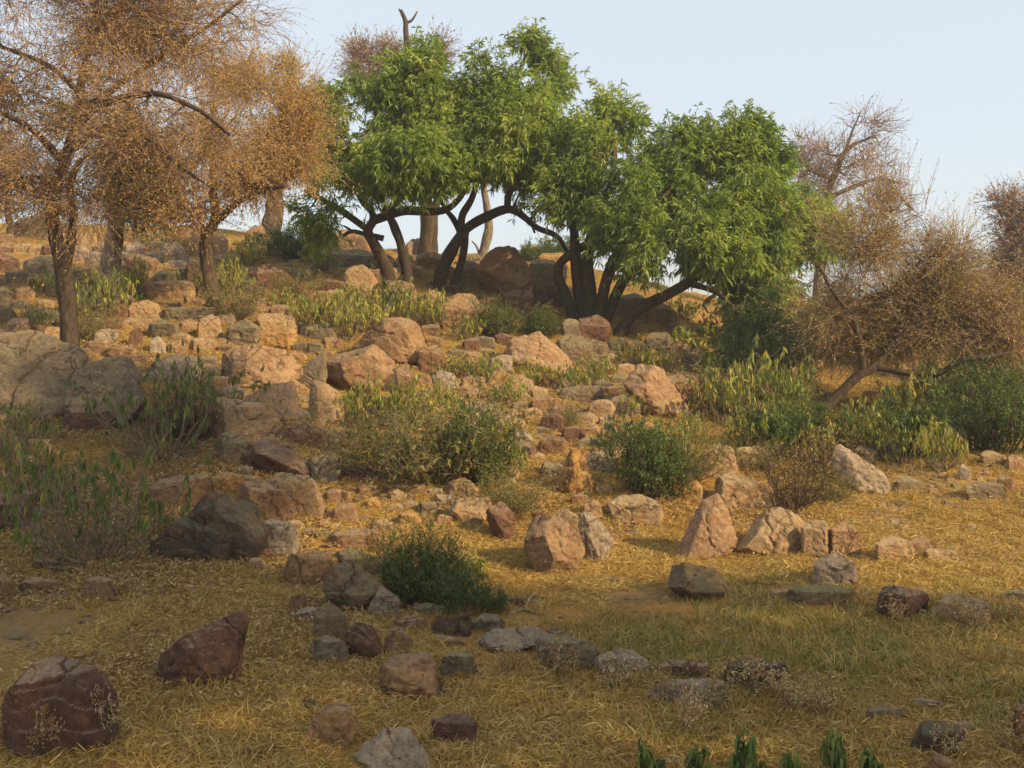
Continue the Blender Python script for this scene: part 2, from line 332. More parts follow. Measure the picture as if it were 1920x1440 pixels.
# ------------------------------------------------------------------ rocks
_ico = {}
def ico(n):
    if n not in _ico:
        b = bmesh.new(); bmesh.ops.create_icosphere(b, subdivisions=n, radius=1)
        _ico[n] = (np.array([v.co[:] for v in b.verts]), np.array([[v.index for v in f.verts] for f in b.faces])); b.free()
    return _ico[n]
def hull_planes(pts):
    b = bmesh.new()
    for p in pts: b.verts.new(p)
    bmesh.ops.convex_hull(b, input=b.verts)
    b.normal_update(); c = np.mean(pts, 0); pl = {}
    for f in b.faces:
        if f.calc_area() < 1e-7: continue
        n = np.array(f.normal[:]); d = float(np.dot(n, np.array(f.verts[0].co[:])))
        pl[len(pl)] = (n, d, f.calc_area())
    b.free(); out = []
    for n, d, ar in sorted(pl.values(), key=lambda t: -t[2]):       # nearly parallel facets merge into one face of the stone
        if any(np.dot(n, m_) > 0.88 for m_, _ in out): continue
        out.append((n, d))
    return [np.array(a) for a in zip(*out)]
ROCKS = []
def make_rock(pts, tone, sub, label, rough=1.0, sharp=80, name=None, group=None, origin=None):
    pts = np.array(pts); lo = pts.min(0); hi = pts.max(0); c = (lo+hi)/2; ext = np.maximum((hi-lo)/2, 0.02)
    q_ = (pts-c)/ext
    n, d = hull_planes(q_)
    # centre strictly inside the hull
    cc = q_.mean(0); d = d-n@cc; d = np.maximum(d, 0.05)
    D, Fc = ico(sub)
    pw = sharp; r = (np.maximum(D@n.T, 1e-4)/d[None, :])
    r = (np.sum(r**pw, 1))**(-1.0/pw)
    v = (D*r[:, None]+cc)*ext+c
    size = float(np.cbrt(ext[0]*ext[1]*ext[2])); sd = random.randint(0, 9999)
    s = v/size
    nn = norm(D/ext)
    dis = fbm(s*1.0+sd, 3, 1)*0.05+fbm(s*3.3+sd, 3, 3)*0.05+0.01
    st = (s@norm(np.array([0.3*math.sin(sd), 0.3*math.cos(sd), 1.0])))*3.2+fbm(s*0.8+sd, 2, 5)*1.6; st = st-np.floor(st)
    dis += (np.clip(st*1.25, 0, 1)-0.5)*0.035
    cre = np.abs(fbm(s*0.9+sd*1.7, 2, 8)); dis -= np.clip(0.05-cre, 0, 0.05)*1.4
    if sub >= 5: dis += fbm(s*9+sd, 3, 6)*0.014
    v = v+nn*(dis*size*rough)[:, None]
    org = origin if origin is not None else np.array([c[0], c[1], lo[2]])
    mb = MB(); mb.add(v, f3=Fc)
    wpx = 2*ext[0]/c[1]*F
    o = mb.build(name or ('boulder' if wpx > 75 else 'rock' if wpx > 28 else 'stone'), RM[tone], origin=tuple(org), rnd=False)
    o.data.set_sharp_from_angle(angle=math.radians(24 if sub >= 5 else 30))
    tag(o, label, {'boulder': 'boulder', 'rock': 'rock', 'stone': 'stone'}[o.name.split('.')[0]], group)
    ROCKS.append((c[0], c[1], lo[2], hi[2], ext[0], ext[1])); return o
USED = []
def rk(label, tone, out, ridge=None, dep=1.0, low=0.0, Y=None, rough=1.0, sharp=80, sub=None, fs=0.62):
    pts = [tuple(float(k) for k in a.split(',')) for a in out.split()]
    us = np.array([p[0] for p in pts]); vs = np.array([p[1] for p in pts])
    cu, cv = (us.min()+us.max())/2, (vs.min()+vs.max())/2
    if sub is None: pts = [(cu+(u-cu)*1.07, cv+(v-cv)*1.08) for u, v in pts]; us = cu+(us-cu)*1.07; vs = cv+(vs-cv)*1.08
    wpx = us.max()-us.min(); hpx = vs.max()-vs.min()
    Y0 = Y or hit(cu, vs.max()-0.08*hpx)
    W = wpx/F*Y0; Hh = hpx/F*Y0; T = dep*(0.55*W+0.25*Hh)
    Ps = []
    sk = random.choice((-1, 1))*random.uniform(.1, .45); tp = random.uniform(.16, .38)
    for ip, (u, v) in enumerate(pts):
        Ps.append(P(u, v, Y0+T*0.42+random.uniform(-.1, .1)*T))
        if ip % 2: Ps.append(P(cu+(u-cu)*0.82, cv+(v-cv)*0.82+0.06*hpx, Y0+T*(0.95+random.uniform(-.1, .1))))
    if ridge is None:                     # a broad near face, a broad sloping top
        jt = lambda a: random.uniform(-a, a)
        for su, sv in ((-.36, -.5+tp), (.36, -.5+tp+jt(.1)), (.38, .42), (-.38, .42), (jt(.2), .5)):
            Ps.append(P(cu+(su+jt(.07))*wpx, cv+(sv+jt(.05))*hpx, Y0+T*max(0.0, su*sk*1.2+.08+jt(.04))))
    if ridge:
        for a in ridge.split():
            u, v = (float(k) for k in a.split(',')[:2]); dd = float(a.split(',')[2]) if a.count(',') > 1 else 0.0
            Ps.append(P(u, v, Y0+T*dd))
    Ps.append(P(cu, vs.max()+0.25*hpx, Y0+T*0.5))
    px = max(wpx, hpx)
    sb = sub or (6 if px > 180 else 5 if px > 60 else 4 if px > 32 else 3)
    USED.append((cu, cv, wpx/2, hpx/2))
    return make_rock(Ps, tone, sb, label, rough, sharp)
for args in [
 # label, tone, outline in photo pixels, ridge points (pixel, depth) or None, thickness
 ('large rounded dark red boulder at the bottom left corner of the picture','maroon','8,1385 28,1295 58,1258 118,1240 172,1260 205,1300 216,1345 210,1395 160,1425 90,1430 30,1412',None,1.15),
 ('leaning wedge-shaped maroon boulder standing in dry grass at lower left','maroon','301,1244 336,1212 397,1171 449,1148 462,1165 441,1229 447,1270 406,1298 351,1292 321,1280 305,1266','352,1218,0.05 385,1260,0 425,1250,0.1 330,1262,0.1',0.6),
 ('pale stone block half buried among fallen leaves at lower left','mauve','148,1122 163,1092 180,1082 210,1088 207,1122 180,1131 155,1129',None,1),
 ('flat grey-brown stone with a notched top among fallen leaves at lower left','mauve','38,1095 60,1083 80,1092 108,1090 110,1110 85,1123 60,1115 42,1104',None,1),
 ('low purple stone under the bare twigs of the big lower left shrub','maroon','60,1062 75,1048 100,1048 118,1062 105,1076 75,1074',None,1),
 ('brown stone cut off by the left edge above the leaf litter','mauve','-20,1085 0,1078 22,1092 26,1110 8,1132 -20,1130',None,1),
 ('small triangular dark stone at the bottom edge left of centre','olive','450,1428 458,1404 475,1408 495,1422 480,1430 460,1431',None,1),
 ('small dark round stone beside the sunken flat slab at bottom centre','dark','564,1330 570,1312 582,1310 600,1328 590,1337 572,1338',None,1),
 ('sunken reddish slab barely rising from the grass at bottom centre','mauve','578,1378 600,1340 632,1318 650,1322 672,1362 650,1392 618,1404 590,1395',None,0.8),
 ('pale flat slab running off the bottom edge of the picture','pale','665,1418 700,1386 726,1370 762,1382 800,1418 808,1450 760,1475 700,1470','700,1450,0 760,1455,0 690,1425,0.1',1.2),
 ('blocky dark brown stone in grass right of the pale bottom slab','maroon','812,1352 838,1342 878,1345 889,1360 883,1385 850,1400 840,1395 838,1372',None,1),
 ('big flat-faced rock with pale top in the middle foreground','mauve','718,1252 735,1236 775,1228 810,1232 815,1260 825,1285 834,1310 825,1326 790,1314 750,1320 722,1302 717,1275','735,1262,0.05 775,1285,0 812,1300,0 730,1295,0.1 760,1250,0.25',0.9),
 ('grey pyramid stone just right of the flat-faced foreground rock','grey','825,1252 845,1228 868,1225 880,1240 895,1260 898,1272 870,1276 835,1264',None,1),
 ('small pointed stone with a dark red foot in the curved foreground row','mauve','720,1230 738,1186 748,1175 770,1202 771,1226 745,1229 725,1236',None,0.8),
 ('tilted maroon-sided rock third in the foreground row of stones','maroon','640,1198 660,1178 685,1172 705,1190 718,1216 715,1236 684,1246 660,1222','665,1205,0 690,1235,0.05 678,1185,0.2 700,1212,0',0.9),
 ('squat brown rock at the lower left end of the foreground row','grey','585,1208 612,1195 635,1210 652,1240 645,1253 625,1254 590,1226',None,0.9),
 ('smooth olive-brown rock sloping down in the foreground row','olive','590,1152 605,1137 622,1135 640,1155 658,1178 655,1191 635,1206 610,1186 592,1166',None,0.9),
 ('small pale flat stone tucked left of the smooth sloping rock','pale','551,1148 575,1140 597,1142 590,1165 568,1171',None,1),
 ('thin upright brown stone left of the small pale flat stone','mauve','537,1152 550,1125 568,1117 575,1130 560,1146 545,1156',None,0.8),
 ('large olive-grey boulder heading the row beside the dark green bush','olive','612,1092 625,1066 655,1055 680,1070 720,1098 718,1116 700,1136 680,1156 655,1151 630,1126 611,1110','640,1115,0 665,1140,0 700,1115,0.05 655,1080,0.2',0.9),
 ('pale sloping slab leaning between the olive-grey boulder and the bush','pale','715,1100 735,1115 754,1150 732,1158 690,1152 705,1125',None,0.7),
 ('long grey slab lying behind the olive-grey boulder','olive','632,1036 655,1030 690,1050 718,1065 722,1086 690,1076 650,1052',None,0.7),
 ('leaning curved rock left of the olive-grey boulder','mauve','538,1072 575,1040 600,1035 618,1055 615,1085 600,1105 570,1082 542,1080',None,0.8),
 ('flat stone with dark near face left of the row by the bush','grey','775,1140 800,1134 835,1145 838,1156 800,1154 778,1150',None,0.8),
 ('small angular stone standing against the foot of the dark green bush','mauve','840,1155 855,1130 865,1125 885,1138 893,1150 875,1160',None,0.9),
 ('dark-topped grey block in front of the dark green bush','dark','811,1170 820,1157 838,1163 875,1160 882,1180 875,1195 845,1195 825,1186',None,0.9),
 ('rounded stone right of the dark-topped grey block','grey','880,1170 905,1153 925,1153 942,1168 920,1181 900,1188',None,0.9),
 ('low red stone between the pointed stone and the dark-topped block','mauve','740,1165 760,1156 795,1165 804,1182 780,1187 755,1178',None,0.8),
 ('low pinkish stone half sunk below the dark-topped block','mauve','812,1200 830,1195 860,1198 876,1210 850,1214 820,1212',None,0.8),
 ('long flat grey slab lying across the middle foreground','pale','893,1206 920,1186 960,1178 1005,1180 1032,1192 1026,1212 990,1224 930,1227 898,1220','920,1215,0 980,1217,0 1010,1205,0.1 910,1200,0.15',1.0),
 ('second long grey slab with a broken dark edge right of the first','grey','1012,1200 1030,1192 1080,1205 1116,1222 1110,1238 1060,1262 1022,1242',None,1.0),
 ('grey slab overgrown with green sprigs in the right foreground','pale','1116,1240 1150,1221 1185,1222 1218,1246 1205,1266 1165,1273 1130,1256',None,1.0),
 ('small purple-brown stone behind the pale humped foreground rock','mauve','1240,1247 1260,1237 1300,1243 1322,1248 1321,1278 1280,1277 1245,1280',None,1.0),
 ('pale humped rock in dry weeds in the right foreground','pale','1218,1302 1245,1281 1275,1276 1320,1285 1360,1300 1372,1320 1345,1334 1290,1333 1245,1327',None,1.0),
 ('dark rock overgrown with dry weeds right of the pale humped rock','dark','1357,1278 1375,1246 1420,1242 1465,1245 1478,1266 1445,1292 1385,1297',None,1.0),
 ('dark-footed grey stone near the bottom right corner','dark','1710,1392 1728,1365 1760,1356 1800,1370 1805,1390 1790,1420 1740,1422 1715,1410',None,1.0),
 ('grey flat stone leaning behind the dark-footed stone at bottom right','grey','1785,1362 1805,1352 1830,1362 1838,1375 1810,1385 1790,1380',None,1.0),
 ('stone cut off by the right edge near the bottom corner','maroon','1903,1330 1925,1318 1950,1330 1950,1395 1912,1385 1902,1360',None,1.0),
 ('two-humped low grey stone showing through grass at lower right','grey','1622,1345 1640,1325 1660,1332 1690,1328 1692,1350 1650,1358',None,1.0),
 ('small pale stone showing through grass above the two-humped stone','pale','1708,1320 1722,1308 1745,1318 1775,1322 1772,1336 1725,1336',None,1.0),
 ('brown stone at the bottom edge near the right corner','mauve','1738,1436 1755,1420 1778,1424 1800,1440 1780,1465 1745,1460',None,1.0),
 # band at the slope foot
 ('rounded boulder with pale top and brown hollow on the sunlit flat','olive','1256,1088 1270,1065 1295,1058 1330,1067 1352,1085 1363,1106 1350,1126 1315,1131 1280,1121 1260,1105','1285,1082,0.1 1310,1110,0 1345,1112,0.1 1275,1100,0.05',1.1),
 ('tall pyramid-shaped pink boulder at the slope foot','pink','1262,1046 1307,958 1331,935 1346,933 1360,958 1377,1002 1379,1020 1348,1055 1293,1058','1293,1052,0 1312,985,0.12 1345,1048,0 1340,945,0.25 1372,1018,0.15',0.75),
 ('broad block with red-brown face and tan top right of the pyramid boulder','tan','1388,1028 1412,985 1440,960 1465,957 1490,970 1504,990 1499,1030 1485,1049 1450,1042 1400,1032','1420,1000,0.1 1462,1008,0 1400,1028,0.05 1458,1046,0 1490,1000,0.15 1483,1045,0.1',1.0),
 ('rounded tan rock wedged beside the broad red-brown block','tan','1503,992 1515,981 1545,979 1555,1000 1546,1035 1530,1048 1510,1022',None,0.9),
 ('rugged brown rock right of the wedged tan rock','mauve','1555,1002 1575,985 1600,990 1614,1015 1610,1040 1590,1049 1560,1027',None,0.9),
 ('pale dome-shaped rock below the burrow under the three rocks','pale','1524,1092 1530,1065 1545,1045 1575,1041 1595,1055 1608,1095 1600,1107 1550,1100',None,0.9),
 ('long low layered rock in front of the pale dome-shaped rock','olive','1476,1122 1500,1105 1560,1096 1590,1105 1597,1125 1582,1141 1520,1134 1485,1131',None,0.8),
 ('small pink stone at the left end of the long layered rock','pink','1446,1118 1455,1106 1475,1104 1482,1116 1470,1125 1452,1125',None,1.0),
 ('cube-like rock with dark maroon front on the right flat','maroon','1646,1132 1655,1106 1680,1101 1720,1111 1738,1120 1726,1146 1712,1169 1675,1162 1648,1149','1655,1115,0.1 1700,1120,0 1705,1165,0 1652,1148,0.05 1730,1122,0.3',1.0),
 ('low ridged rock with dark hollows right of the cube-like rock','tan','1748,1142 1775,1120 1810,1117 1850,1134 1867,1166 1830,1173 1780,1162',None,1.0),
 ('flat grey stone cut by the right edge above the grass','grey','1884,1112 1905,1106 1945,1110 1950,1135 1910,1128',None,1.0),
 ('peaked brown rock on the right flat beyond the dome rock','tan','1636,1047 1655,1015 1675,1006 1695,1020 1716,1052 1690,1060 1650,1060',None,0.8),
 ('pink broken stone just right of the peaked brown rock','pink','1700,1022 1715,1010 1740,1018 1748,1036 1725,1042 1705,1036',None,0.9),
 ('flat tan stone lying right of the pink broken stone','tan','1735,1042 1755,1030 1790,1034 1798,1050 1765,1058 1740,1055',None,0.9),
 ('big fractured boulder with dark red left side at the slope foot centre','mauve','986,1012 1000,986 1025,971 1060,985 1086,1010 1089,1045 1075,1066 1045,1080 1025,1088 1005,1062 989,1036','1022,1005,0.05 1035,1060,0 1012,1075,0.15 1072,1055,0.1 1030,985,0.3',1.1),
 ('tan rock resting behind the big fractured boulder','tan','1040,985 1045,962 1060,955 1080,968 1087,985 1085,1010 1065,1005',None,0.8),
 ('grey-pink leaf-shaped slab standing right of the fractured boulder','pale','1087,968 1105,964 1130,985 1146,1012 1141,1036 1127,1061 1105,1042 1092,1010','1105,990,0.1 1125,1050,0.1',0.45),
 ('rounded brown rock left of the big fractured boulder','maroon','913,962 935,945 960,962 966,1000 950,1021 925,1002','925,965,0.1 945,1005,0 955,975,0.1',0.9),
 ('flat-topped block with dark underside left of the rounded brown rock','tan','840,956 855,940 880,935 916,938 921,948 912,966 890,991 860,981 842,969','850,958,0 900,962,0 885,988,0.1',0.9),
 ('hollowed brown boulder at the foot of the slope below the green bush','tan','1137,957 1160,935 1200,930 1225,940 1241,966 1230,981 1200,991 1165,983',None,1.0),
 ('rounded tan stone between the slab and the pointed ochre rock','tan','1090,968 1098,942 1112,935 1125,950 1127,970 1110,978',None,0.9),
 ('sharp-pointed ochre rock standing on the slope','ochre','1041,907 1060,870 1073,844 1090,865 1108,890 1111,925 1095,936 1060,927','1073,850,0.2 1065,925,0 1098,925,0.1 1078,885,0',0.8),
 ('slate-grey rock peeping out left of the pointed ochre rock','grey','1014,885 1020,868 1045,868 1058,875 1050,895 1025,897',None,1.0),
 ('pale slab leaning behind the pointed ochre rock','pale','1098,855 1120,848 1150,862 1160,882 1130,890 1105,880',None,0.8),
 ('round ochre stone beside the twiggy brown bush','ochre','1278,925 1288,906 1308,905 1321,922 1318,940 1298,947 1282,940',None,1.0),
 ('long tan slab sloping down behind the twiggy brown bush','tan','1344,907 1360,892 1390,900 1425,933 1457,952 1440,960 1402,938 1375,947 1350,927',None,0.9),
 ('bright tan bedrock outcrop above the long tan slab','tan','1312,880 1325,845 1350,835 1365,855 1378,885 1385,905 1350,905 1325,900',None,0.9),
 ('flat-topped tan slab above the twiggy brown bush','tan','1374,847 1405,839 1427,844 1447,870 1432,882 1395,874',None,0.9),
 ('large pale grey boulder at the right end of the slope','pale','1556,862 1567,845 1575,838 1597,852 1631,871 1657,897 1668,913 1635,932 1605,928 1567,896','1595,860,0.15 1610,920,0 1640,920,0.05 1655,900,0.15 1575,845,0.3',0.9),
 ('grey rock peeping out behind the large pale grey boulder','grey','1598,852 1612,838 1632,845 1642,866 1625,870',None,0.9),
 ('low grey stone right of the large pale grey boulder','grey','1676,912 1690,895 1712,904 1732,916 1725,925 1695,922',None,0.9),
 ('rounded pink-grey stone in the far right heap of stones','mauve','1868,915 1873,897 1888,893 1903,905 1904,922 1888,930 1872,926',None,1.0),
 ('long slanting slab in the far right heap of stones','grey','1815,912 1835,905 1865,922 1885,940 1862,942 1830,928',None,0.9),
 ('small pale stone standing in the far right heap of stones','pale','1795,890 1803,872 1815,876 1822,892 1812,902 1800,902',None,0.9),
 ('tan slab at the upper edge of the far right heap','tan','1838,862 1850,848 1872,850 1890,868 1868,878 1845,874',None,0.9),
 ('pink stone at the right edge above the far right heap','pink','1885,868 1895,855 1915,858 1925,872 1915,885 1892,882',None,0.9),
 # left slope
 ('massive dark overhanging boulder shading the lower left shrub','dark','352,968 385,932 430,932 468,953 490,975 494,1010 490,1047 465,1063 440,1062 415,1040 370,1010','380,955,0.05 450,985,0 485,1010,0.05 470,1050,0 440,1040,0.1',0.9),
 ('lower dark block jutting out under the massive overhanging boulder','dark','284,1022 318,990 352,970 400,985 440,1002 442,1040 425,1062 370,1057 300,1042','340,985,0.1 430,1008,0 420,1050,0.05 330,1040,0.1',0.8),
 ('mauve bedrock block behind the massive dark boulder','mauve','272,942 300,905 360,893 386,895 392,922 370,945 300,965',None,1.0),
 ('pale block streaked with dark vertical bands beside the dark boulder','pale','489,988 500,978 545,984 557,1000 557,1040 520,1052 492,1037','498,990,0 548,992,0.02 550,1038,0 500,1040,0',0.7),
 ('smooth mauve slab rising above the streaked pale block','mauve','450,915 480,903 510,915 532,950 559,980 545,990 515,987 480,963 455,942',None,0.7),
 ('broad tan rock face stepping down the slope right of the smooth slab','tan','497,908 520,890 560,893 590,913 606,942 590,957 562,968 545,978 525,952',None,0.8),
 ('round stone with orange underside at the top of the smooth slab','ochre','391,908 405,890 430,887 450,900 457,922 450,937 400,932',None,1.0),
 ('overhanging purplish boulder with pale top on the left slope','maroon','459,854 472,835 490,826 520,829 550,844 577,865 587,886 580,904 555,896 520,886 480,877 463,867','480,850,0.05 540,875,0 575,895,0.05 500,838,0.2',1.0),
 ('dark rounded boulder left of the overhanging purplish boulder','olive','409,824 430,815 460,822 472,842 456,866 440,879 425,871 411,846',None,1.0),
 ('grey-tan block right of the overhanging purplish boulder','grey','583,862 620,849 636,870 641,896 615,911 590,892',None,0.9),
 ('dark red stone under the twigs right of the grey-tan block','maroon','640,880 665,872 690,880 688,896 665,905 648,898',None,0.9),
 ('flat pink stone below the grey-tan block','pink','607,927 625,917 655,924 657,940 615,948',None,0.9),
 ('squarish pink stone with a dark left end on the sunlit slope','pink','622,962 640,945 661,945 671,965 665,977 650,985 632,979',None,0.9),
 ('small ochre stone in dry grass right of the squarish pink stone','ochre','687,948 695,932 708,933 715,948 706,960 692,960',None,0.9),
 ('round ochre rock sunk in dry grass below the central thicket','ochre','744,978 755,962 775,960 790,975 788,988 765,993 748,988',None,0.9),
 ('two-toned rock purple on the left and orange on the right','mauve','619,1008 650,995 700,995 708,1015 700,1031 660,1036 630,1022',None,0.8),
 ('purplish slab rock above the sunlit notch on the left slope','mauve','540,812 550,796 580,795 610,808 616,830 605,846 565,846 550,831',None,0.8),
 ('long tan ledge sloping down from the left shrub','tan','402,748 420,752 445,770 490,800 533,832 500,838 440,818 402,802',None,0.7),
 ('flat round-edged tan boulder in the middle of the left slope','tan','460,752 480,738 510,724 545,729 561,755 563,785 540,796 505,801 475,781','478,765,0.1 500,790,0 545,785,0.05 520,740,0.35',0.9),
 ('upright pointed tan rock beside the flat round-edged boulder','tan','582,752 590,722 610,721 632,742 646,767 641,796 610,806 582,790','600,730,0.2 592,785,0.05 610,800,0 635,785,0.1',0.8),
 ('pointed grey-pink slab leaning left of the split block','grey','559,723 575,690 590,672 606,671 611,690 608,702 590,719 570,734',None,0.5),
 ('big split block with a black shadowed left face near the top centre','mauve','609,686 624,671 660,660 694,650 712,658 728,684 739,697 718,727 707,735 668,737 650,748 634,714 613,707','640,682,0.0 668,732,0.0 705,725,0.1 700,665,0.25 720,695,0.2',1.1),
 ('great cracked mauve boulder with a rounded crown near the top centre','mauve','663,652 694,627 720,603 749,598 770,602 783,611 787,630 799,658 808,681 770,691 736,688 721,673 713,656 686,658','735,622,0.1 760,620,0.1 745,680,0 780,675,0.05 700,650,0.1 728,660,0',0.95),
 ('smooth rounded rock against the right side of the great cracked boulder','mauve','790,655 815,650 834,685 829,701 803,708 782,702',None,0.9),
 ('tall pink slab below the great cracked boulder','pink','743,700 755,688 770,695 776,740 770,775 750,772 744,740',None,0.6),
 ('grey triangular slab below the split block','grey','716,732 735,700 750,690 748,736 738,742',None,0.6),
 ('broad pink boulder with a dark undercut left end on the upper left slope','pink','416,702 430,665 460,648 500,654 540,665 561,700 551,726 505,737 440,740 420,722','440,690,0.05 445,725,0.05 520,720,0 480,670,0.2',1.0),
 ('bright orange brick-shaped stone on the upper left slope','ochre','478,627 484,620 545,616 554,625 550,646 543,654 480,648','480,628,0 538,624,0 540,650,0 482,646,0',0.8),
 ('cream boulder right behind the orange brick-shaped stone','tan','482,612 490,595 520,589 545,594 558,612 552,628 500,625',None,1.0),
 ('lichen-grey boulder left of the orange brick-shaped stone','grey','419,635 435,610 460,600 480,612 487,640 478,652 430,650',None,1.0),
 ('mauve stone on the slope above the cream boulder','mauve','502,588 515,572 538,572 552,585 545,598 515,597',None,0.9),
 ('shaded grey rock with a dark right face on the upper slope','maroon','468,512 490,498 515,510 546,530 540,546 512,547 487,523',None,1.0),
 ('dark rounded rock below left of the shaded grey rock','dark','446,540 458,525 478,527 494,545 485,555 455,554',None,1.0),
 ('low shaded stone at the edge of the green shade under the trees','grey','540,518 555,506 580,505 594,520 580,530 550,530',None,1.0),
 ('pointed pale boulder below the thick far trunk','mauve','458,455 470,430 480,422 495,435 508,455 490,465 465,465',None,1.0),
 ('wavy layered boulder on the upper left slope','tan','265,545 285,532 310,540 335,528 360,540 364,552 340,566 300,565 275,558',None,0.9),
 ('round tan boulder below the wavy layered boulder','tan','238,590 250,570 275,564 298,575 302,594 275,602 245,601',None,1.0),
 ('flat tan stone in front of the round tan boulder','tan','222,612 240,598 280,598 302,608 290,618 240,618',None,1.0),
 ('long low grey slab left of the second tree trunk','grey','304,585 320,578 360,577 396,580 392,600 350,605 315,600',None,0.8),
 ('grey-green rock in the middle of the upper left slope','grey','274,632 285,608 305,601 325,608 337,630 320,640 285,640',None,1.0),
 ('tan rock right below the second tree trunk','tan','368,628 380,600 395,591 412,605 418,630 400,640 375,638',None,1.0),
 ('round whitish stone in the dry grass right of the left trunk','pale','174,635 185,620 205,617 221,625 220,642 200,650 180,648',None,1.0),
 ('upright red rock beside the round whitish stone','maroon','240,650 246,622 260,614 267,628 265,650 250,655',None,0.9),
 ('pink stone at the foot of the round whitish stone','pink','158,652 170,640 195,645 205,658 190,668 165,666',None,1.0),
 ('pinkish white stone between the red rock and the slab','pale','278,655 285,636 298,630 310,645 311,662 290,668',None,1.0),
 ('tan stone with a dark right side above the left shrub','tan','353,652 365,637 385,634 402,645 412,660 390,663 365,662',None,1.0),
 ('thin pale slab tip right above the left shrub','grey','362,682 380,670 400,668 408,680 390,688 368,689',None,0.8),
 ('huge flat grey bedrock slab at the far left','grey','-60,640 26,636 104,642 146,678 166,735 130,772 60,802 -20,795 -60,760','-50,760,0 -20,793,0 60,799,0 128,770,0.02 150,742,0.1 -40,700,0.12',1.0),
 ('second broad grey slab right of the huge far left slab','grey','133,745 145,700 200,673 245,690 268,755 228,812 165,782 130,762','165,780,0 226,808,0 262,758,0.08 140,752,0.05 175,720,0.2',0.8),
 ('purple block under the two broad grey slabs','maroon','118,795 135,765 165,775 225,800 222,818 160,812 125,806',None,0.9),
 ('shadowed boulder at the left edge below the huge slab','mauve','-30,840 -5,800 22,806 38,835 30,862 5,872 -30,870',None,1.0),
 ('purple block at the left edge beside the big shrub','maroon','-20,955 5,925 30,930 58,955 55,1000 20,1012 -20,1005',None,1.0),
 ('dark red rock at the far left of the upper slope','maroon','-15,495 0,474 20,478 37,498 30,512 -10,514',None,1.0),
 ('grey round boulder left of the leftmost trunk','grey','46,505 55,487 75,480 98,486 105,508 85,520 55,518',None,1.0),
 ('low grey stone below the dark red far left rock','grey','8,520 18,509 38,509 52,520 40,532 15,531',None,1.0),
 ('flat pale stone left of the leftmost trunk on the slope','pale','35,598 55,582 80,578 112,592 110,608 70,610 42,606',None,0.9),
 ('brown stone in orange grass left of the leftmost trunk','tan','80,628 90,612 112,615 120,635 108,650 88,645',None,0.9),
 ('cream rounded stone beside the grey tree trunk','pale','160,490 168,474 182,471 193,485 190,503 170,504',None,1.0),
 ('striated pink slab right of the grey tree trunk','pink','228,500 230,478 262,478 292,502 275,520 232,514',None,0.9),
 ('cream stone left of the cream split boulder','pale','266,482 280,475 300,472 309,484 300,493 275,491',None,1.0),
 ('cream split boulder under the ridge left of the second trunk','pale','302,470 308,457 325,455 342,468 353,485 335,490 312,486',None,1.0),
 ('small cream stone in front of the cream split boulder','pale','308,497 320,489 340,488 352,497 340,505 315,505',None,1.0),
 ('big pale rock on the ridge behind the split boulder','pink','322,452 335,434 358,429 375,445 378,470 355,480 335,470',None,1.0),
 ('dark shaded rock leaning at the second tree trunk','dark','345,510 355,488 375,484 388,500 390,525 370,533 350,525',None,1.0),
 ('slate rock in front of the wavy layered boulder','grey','284,522 300,508 325,510 338,525 325,532 295,532',None,1.0),
 ('grey stone between the slate rock and the second trunk','grey','328,520 342,504 360,506 366,520 350,527 335,527',None,1.0),
 ('mauve rock half hidden in dry grass on the shady upper slope','mauve','552,560 575,545 600,548 615,565 590,573 560,572',None,1.0),
 # centre slope
 ('broad mauve boulder beneath the left green tree','mauve','816,602 825,566 850,557 890,561 906,580 914,602 900,626 850,632 823,620',None,1.0),
 ('dark-fronted sloping pink slab below the dark green bushes','pink','946,672 955,645 975,634 1010,631 1040,650 1060,673 1072,690 1050,707 1015,698 985,706 955,695','965,680,0 1000,660,0.1 1050,698,0.02 975,640,0.35',0.9),
 ('grey rounded boulder between the two green trees','grey','848,515 865,496 890,494 912,508 920,535 895,545 855,540',None,1.0),
 ('dark grey rock behind the grey rounded boulder','grey','858,492 872,478 892,476 905,490 895,502 868,502',None,1.0),
 ('peaked ridge boulder standing between the two green trees','mauve','893,505 915,480 950,467 966,475 987,500 993,532 982,562 940,545 910,528','950,475,0.25 940,520,0 975,540,0 915,510,0.1',1.0),
 ('light grey ridge boulder right of the peaked ridge boulder','pale','988,515 1000,497 1025,488 1048,498 1060,525 1045,542 1005,540',None,1.0),
 ('dark rock below the light grey ridge boulder','dark','998,560 1005,538 1030,532 1055,545 1062,570 1030,578 1005,574',None,1.0),
 ('black-shadowed rock under the peaked ridge boulder','maroon','938,585 945,556 970,545 998,556 1002,580 975,592 948,594',None,1.0),
 ('maroon rock with a pale patch at the feet of the right green tree','maroon','1083,632 1088,602 1120,592 1140,605 1146,632 1128,642 1100,641',None,1.0),
 ('grey rock left of the maroon rock under the right green tree','grey','1052,615 1062,600 1080,600 1095,620 1090,635 1065,630',None,1.0),
 ('tilted grey slab right below the roots of the right green tree','olive','1040,650 1060,632 1100,636 1140,668 1146,694 1110,690 1070,665',None,0.8),
 ('pale rock behind the trunks of the right green tree','pale','1148,585 1160,558 1190,550 1215,565 1220,592 1185,600 1155,597',None,1.0),
 ('tan ridge rock under the long low bough','tan','1205,600 1220,575 1245,570 1265,585 1268,605 1230,610',None,1.0),
 ('grey flat stone half covered by herbs left of the straw gap','grey','860,763 890,756 925,761 936,776 915,797 875,792',None,0.9),
 ('small red-ended slab at the top of the straw gap','pink','1042,728 1055,715 1085,715 1094,728 1075,738 1050,736',None,0.9),
 ('wedge-shaped grey slab in the straw gap','grey','1046,738 1075,726 1120,724 1132,732 1118,752 1090,757 1062,750',None,0.8),
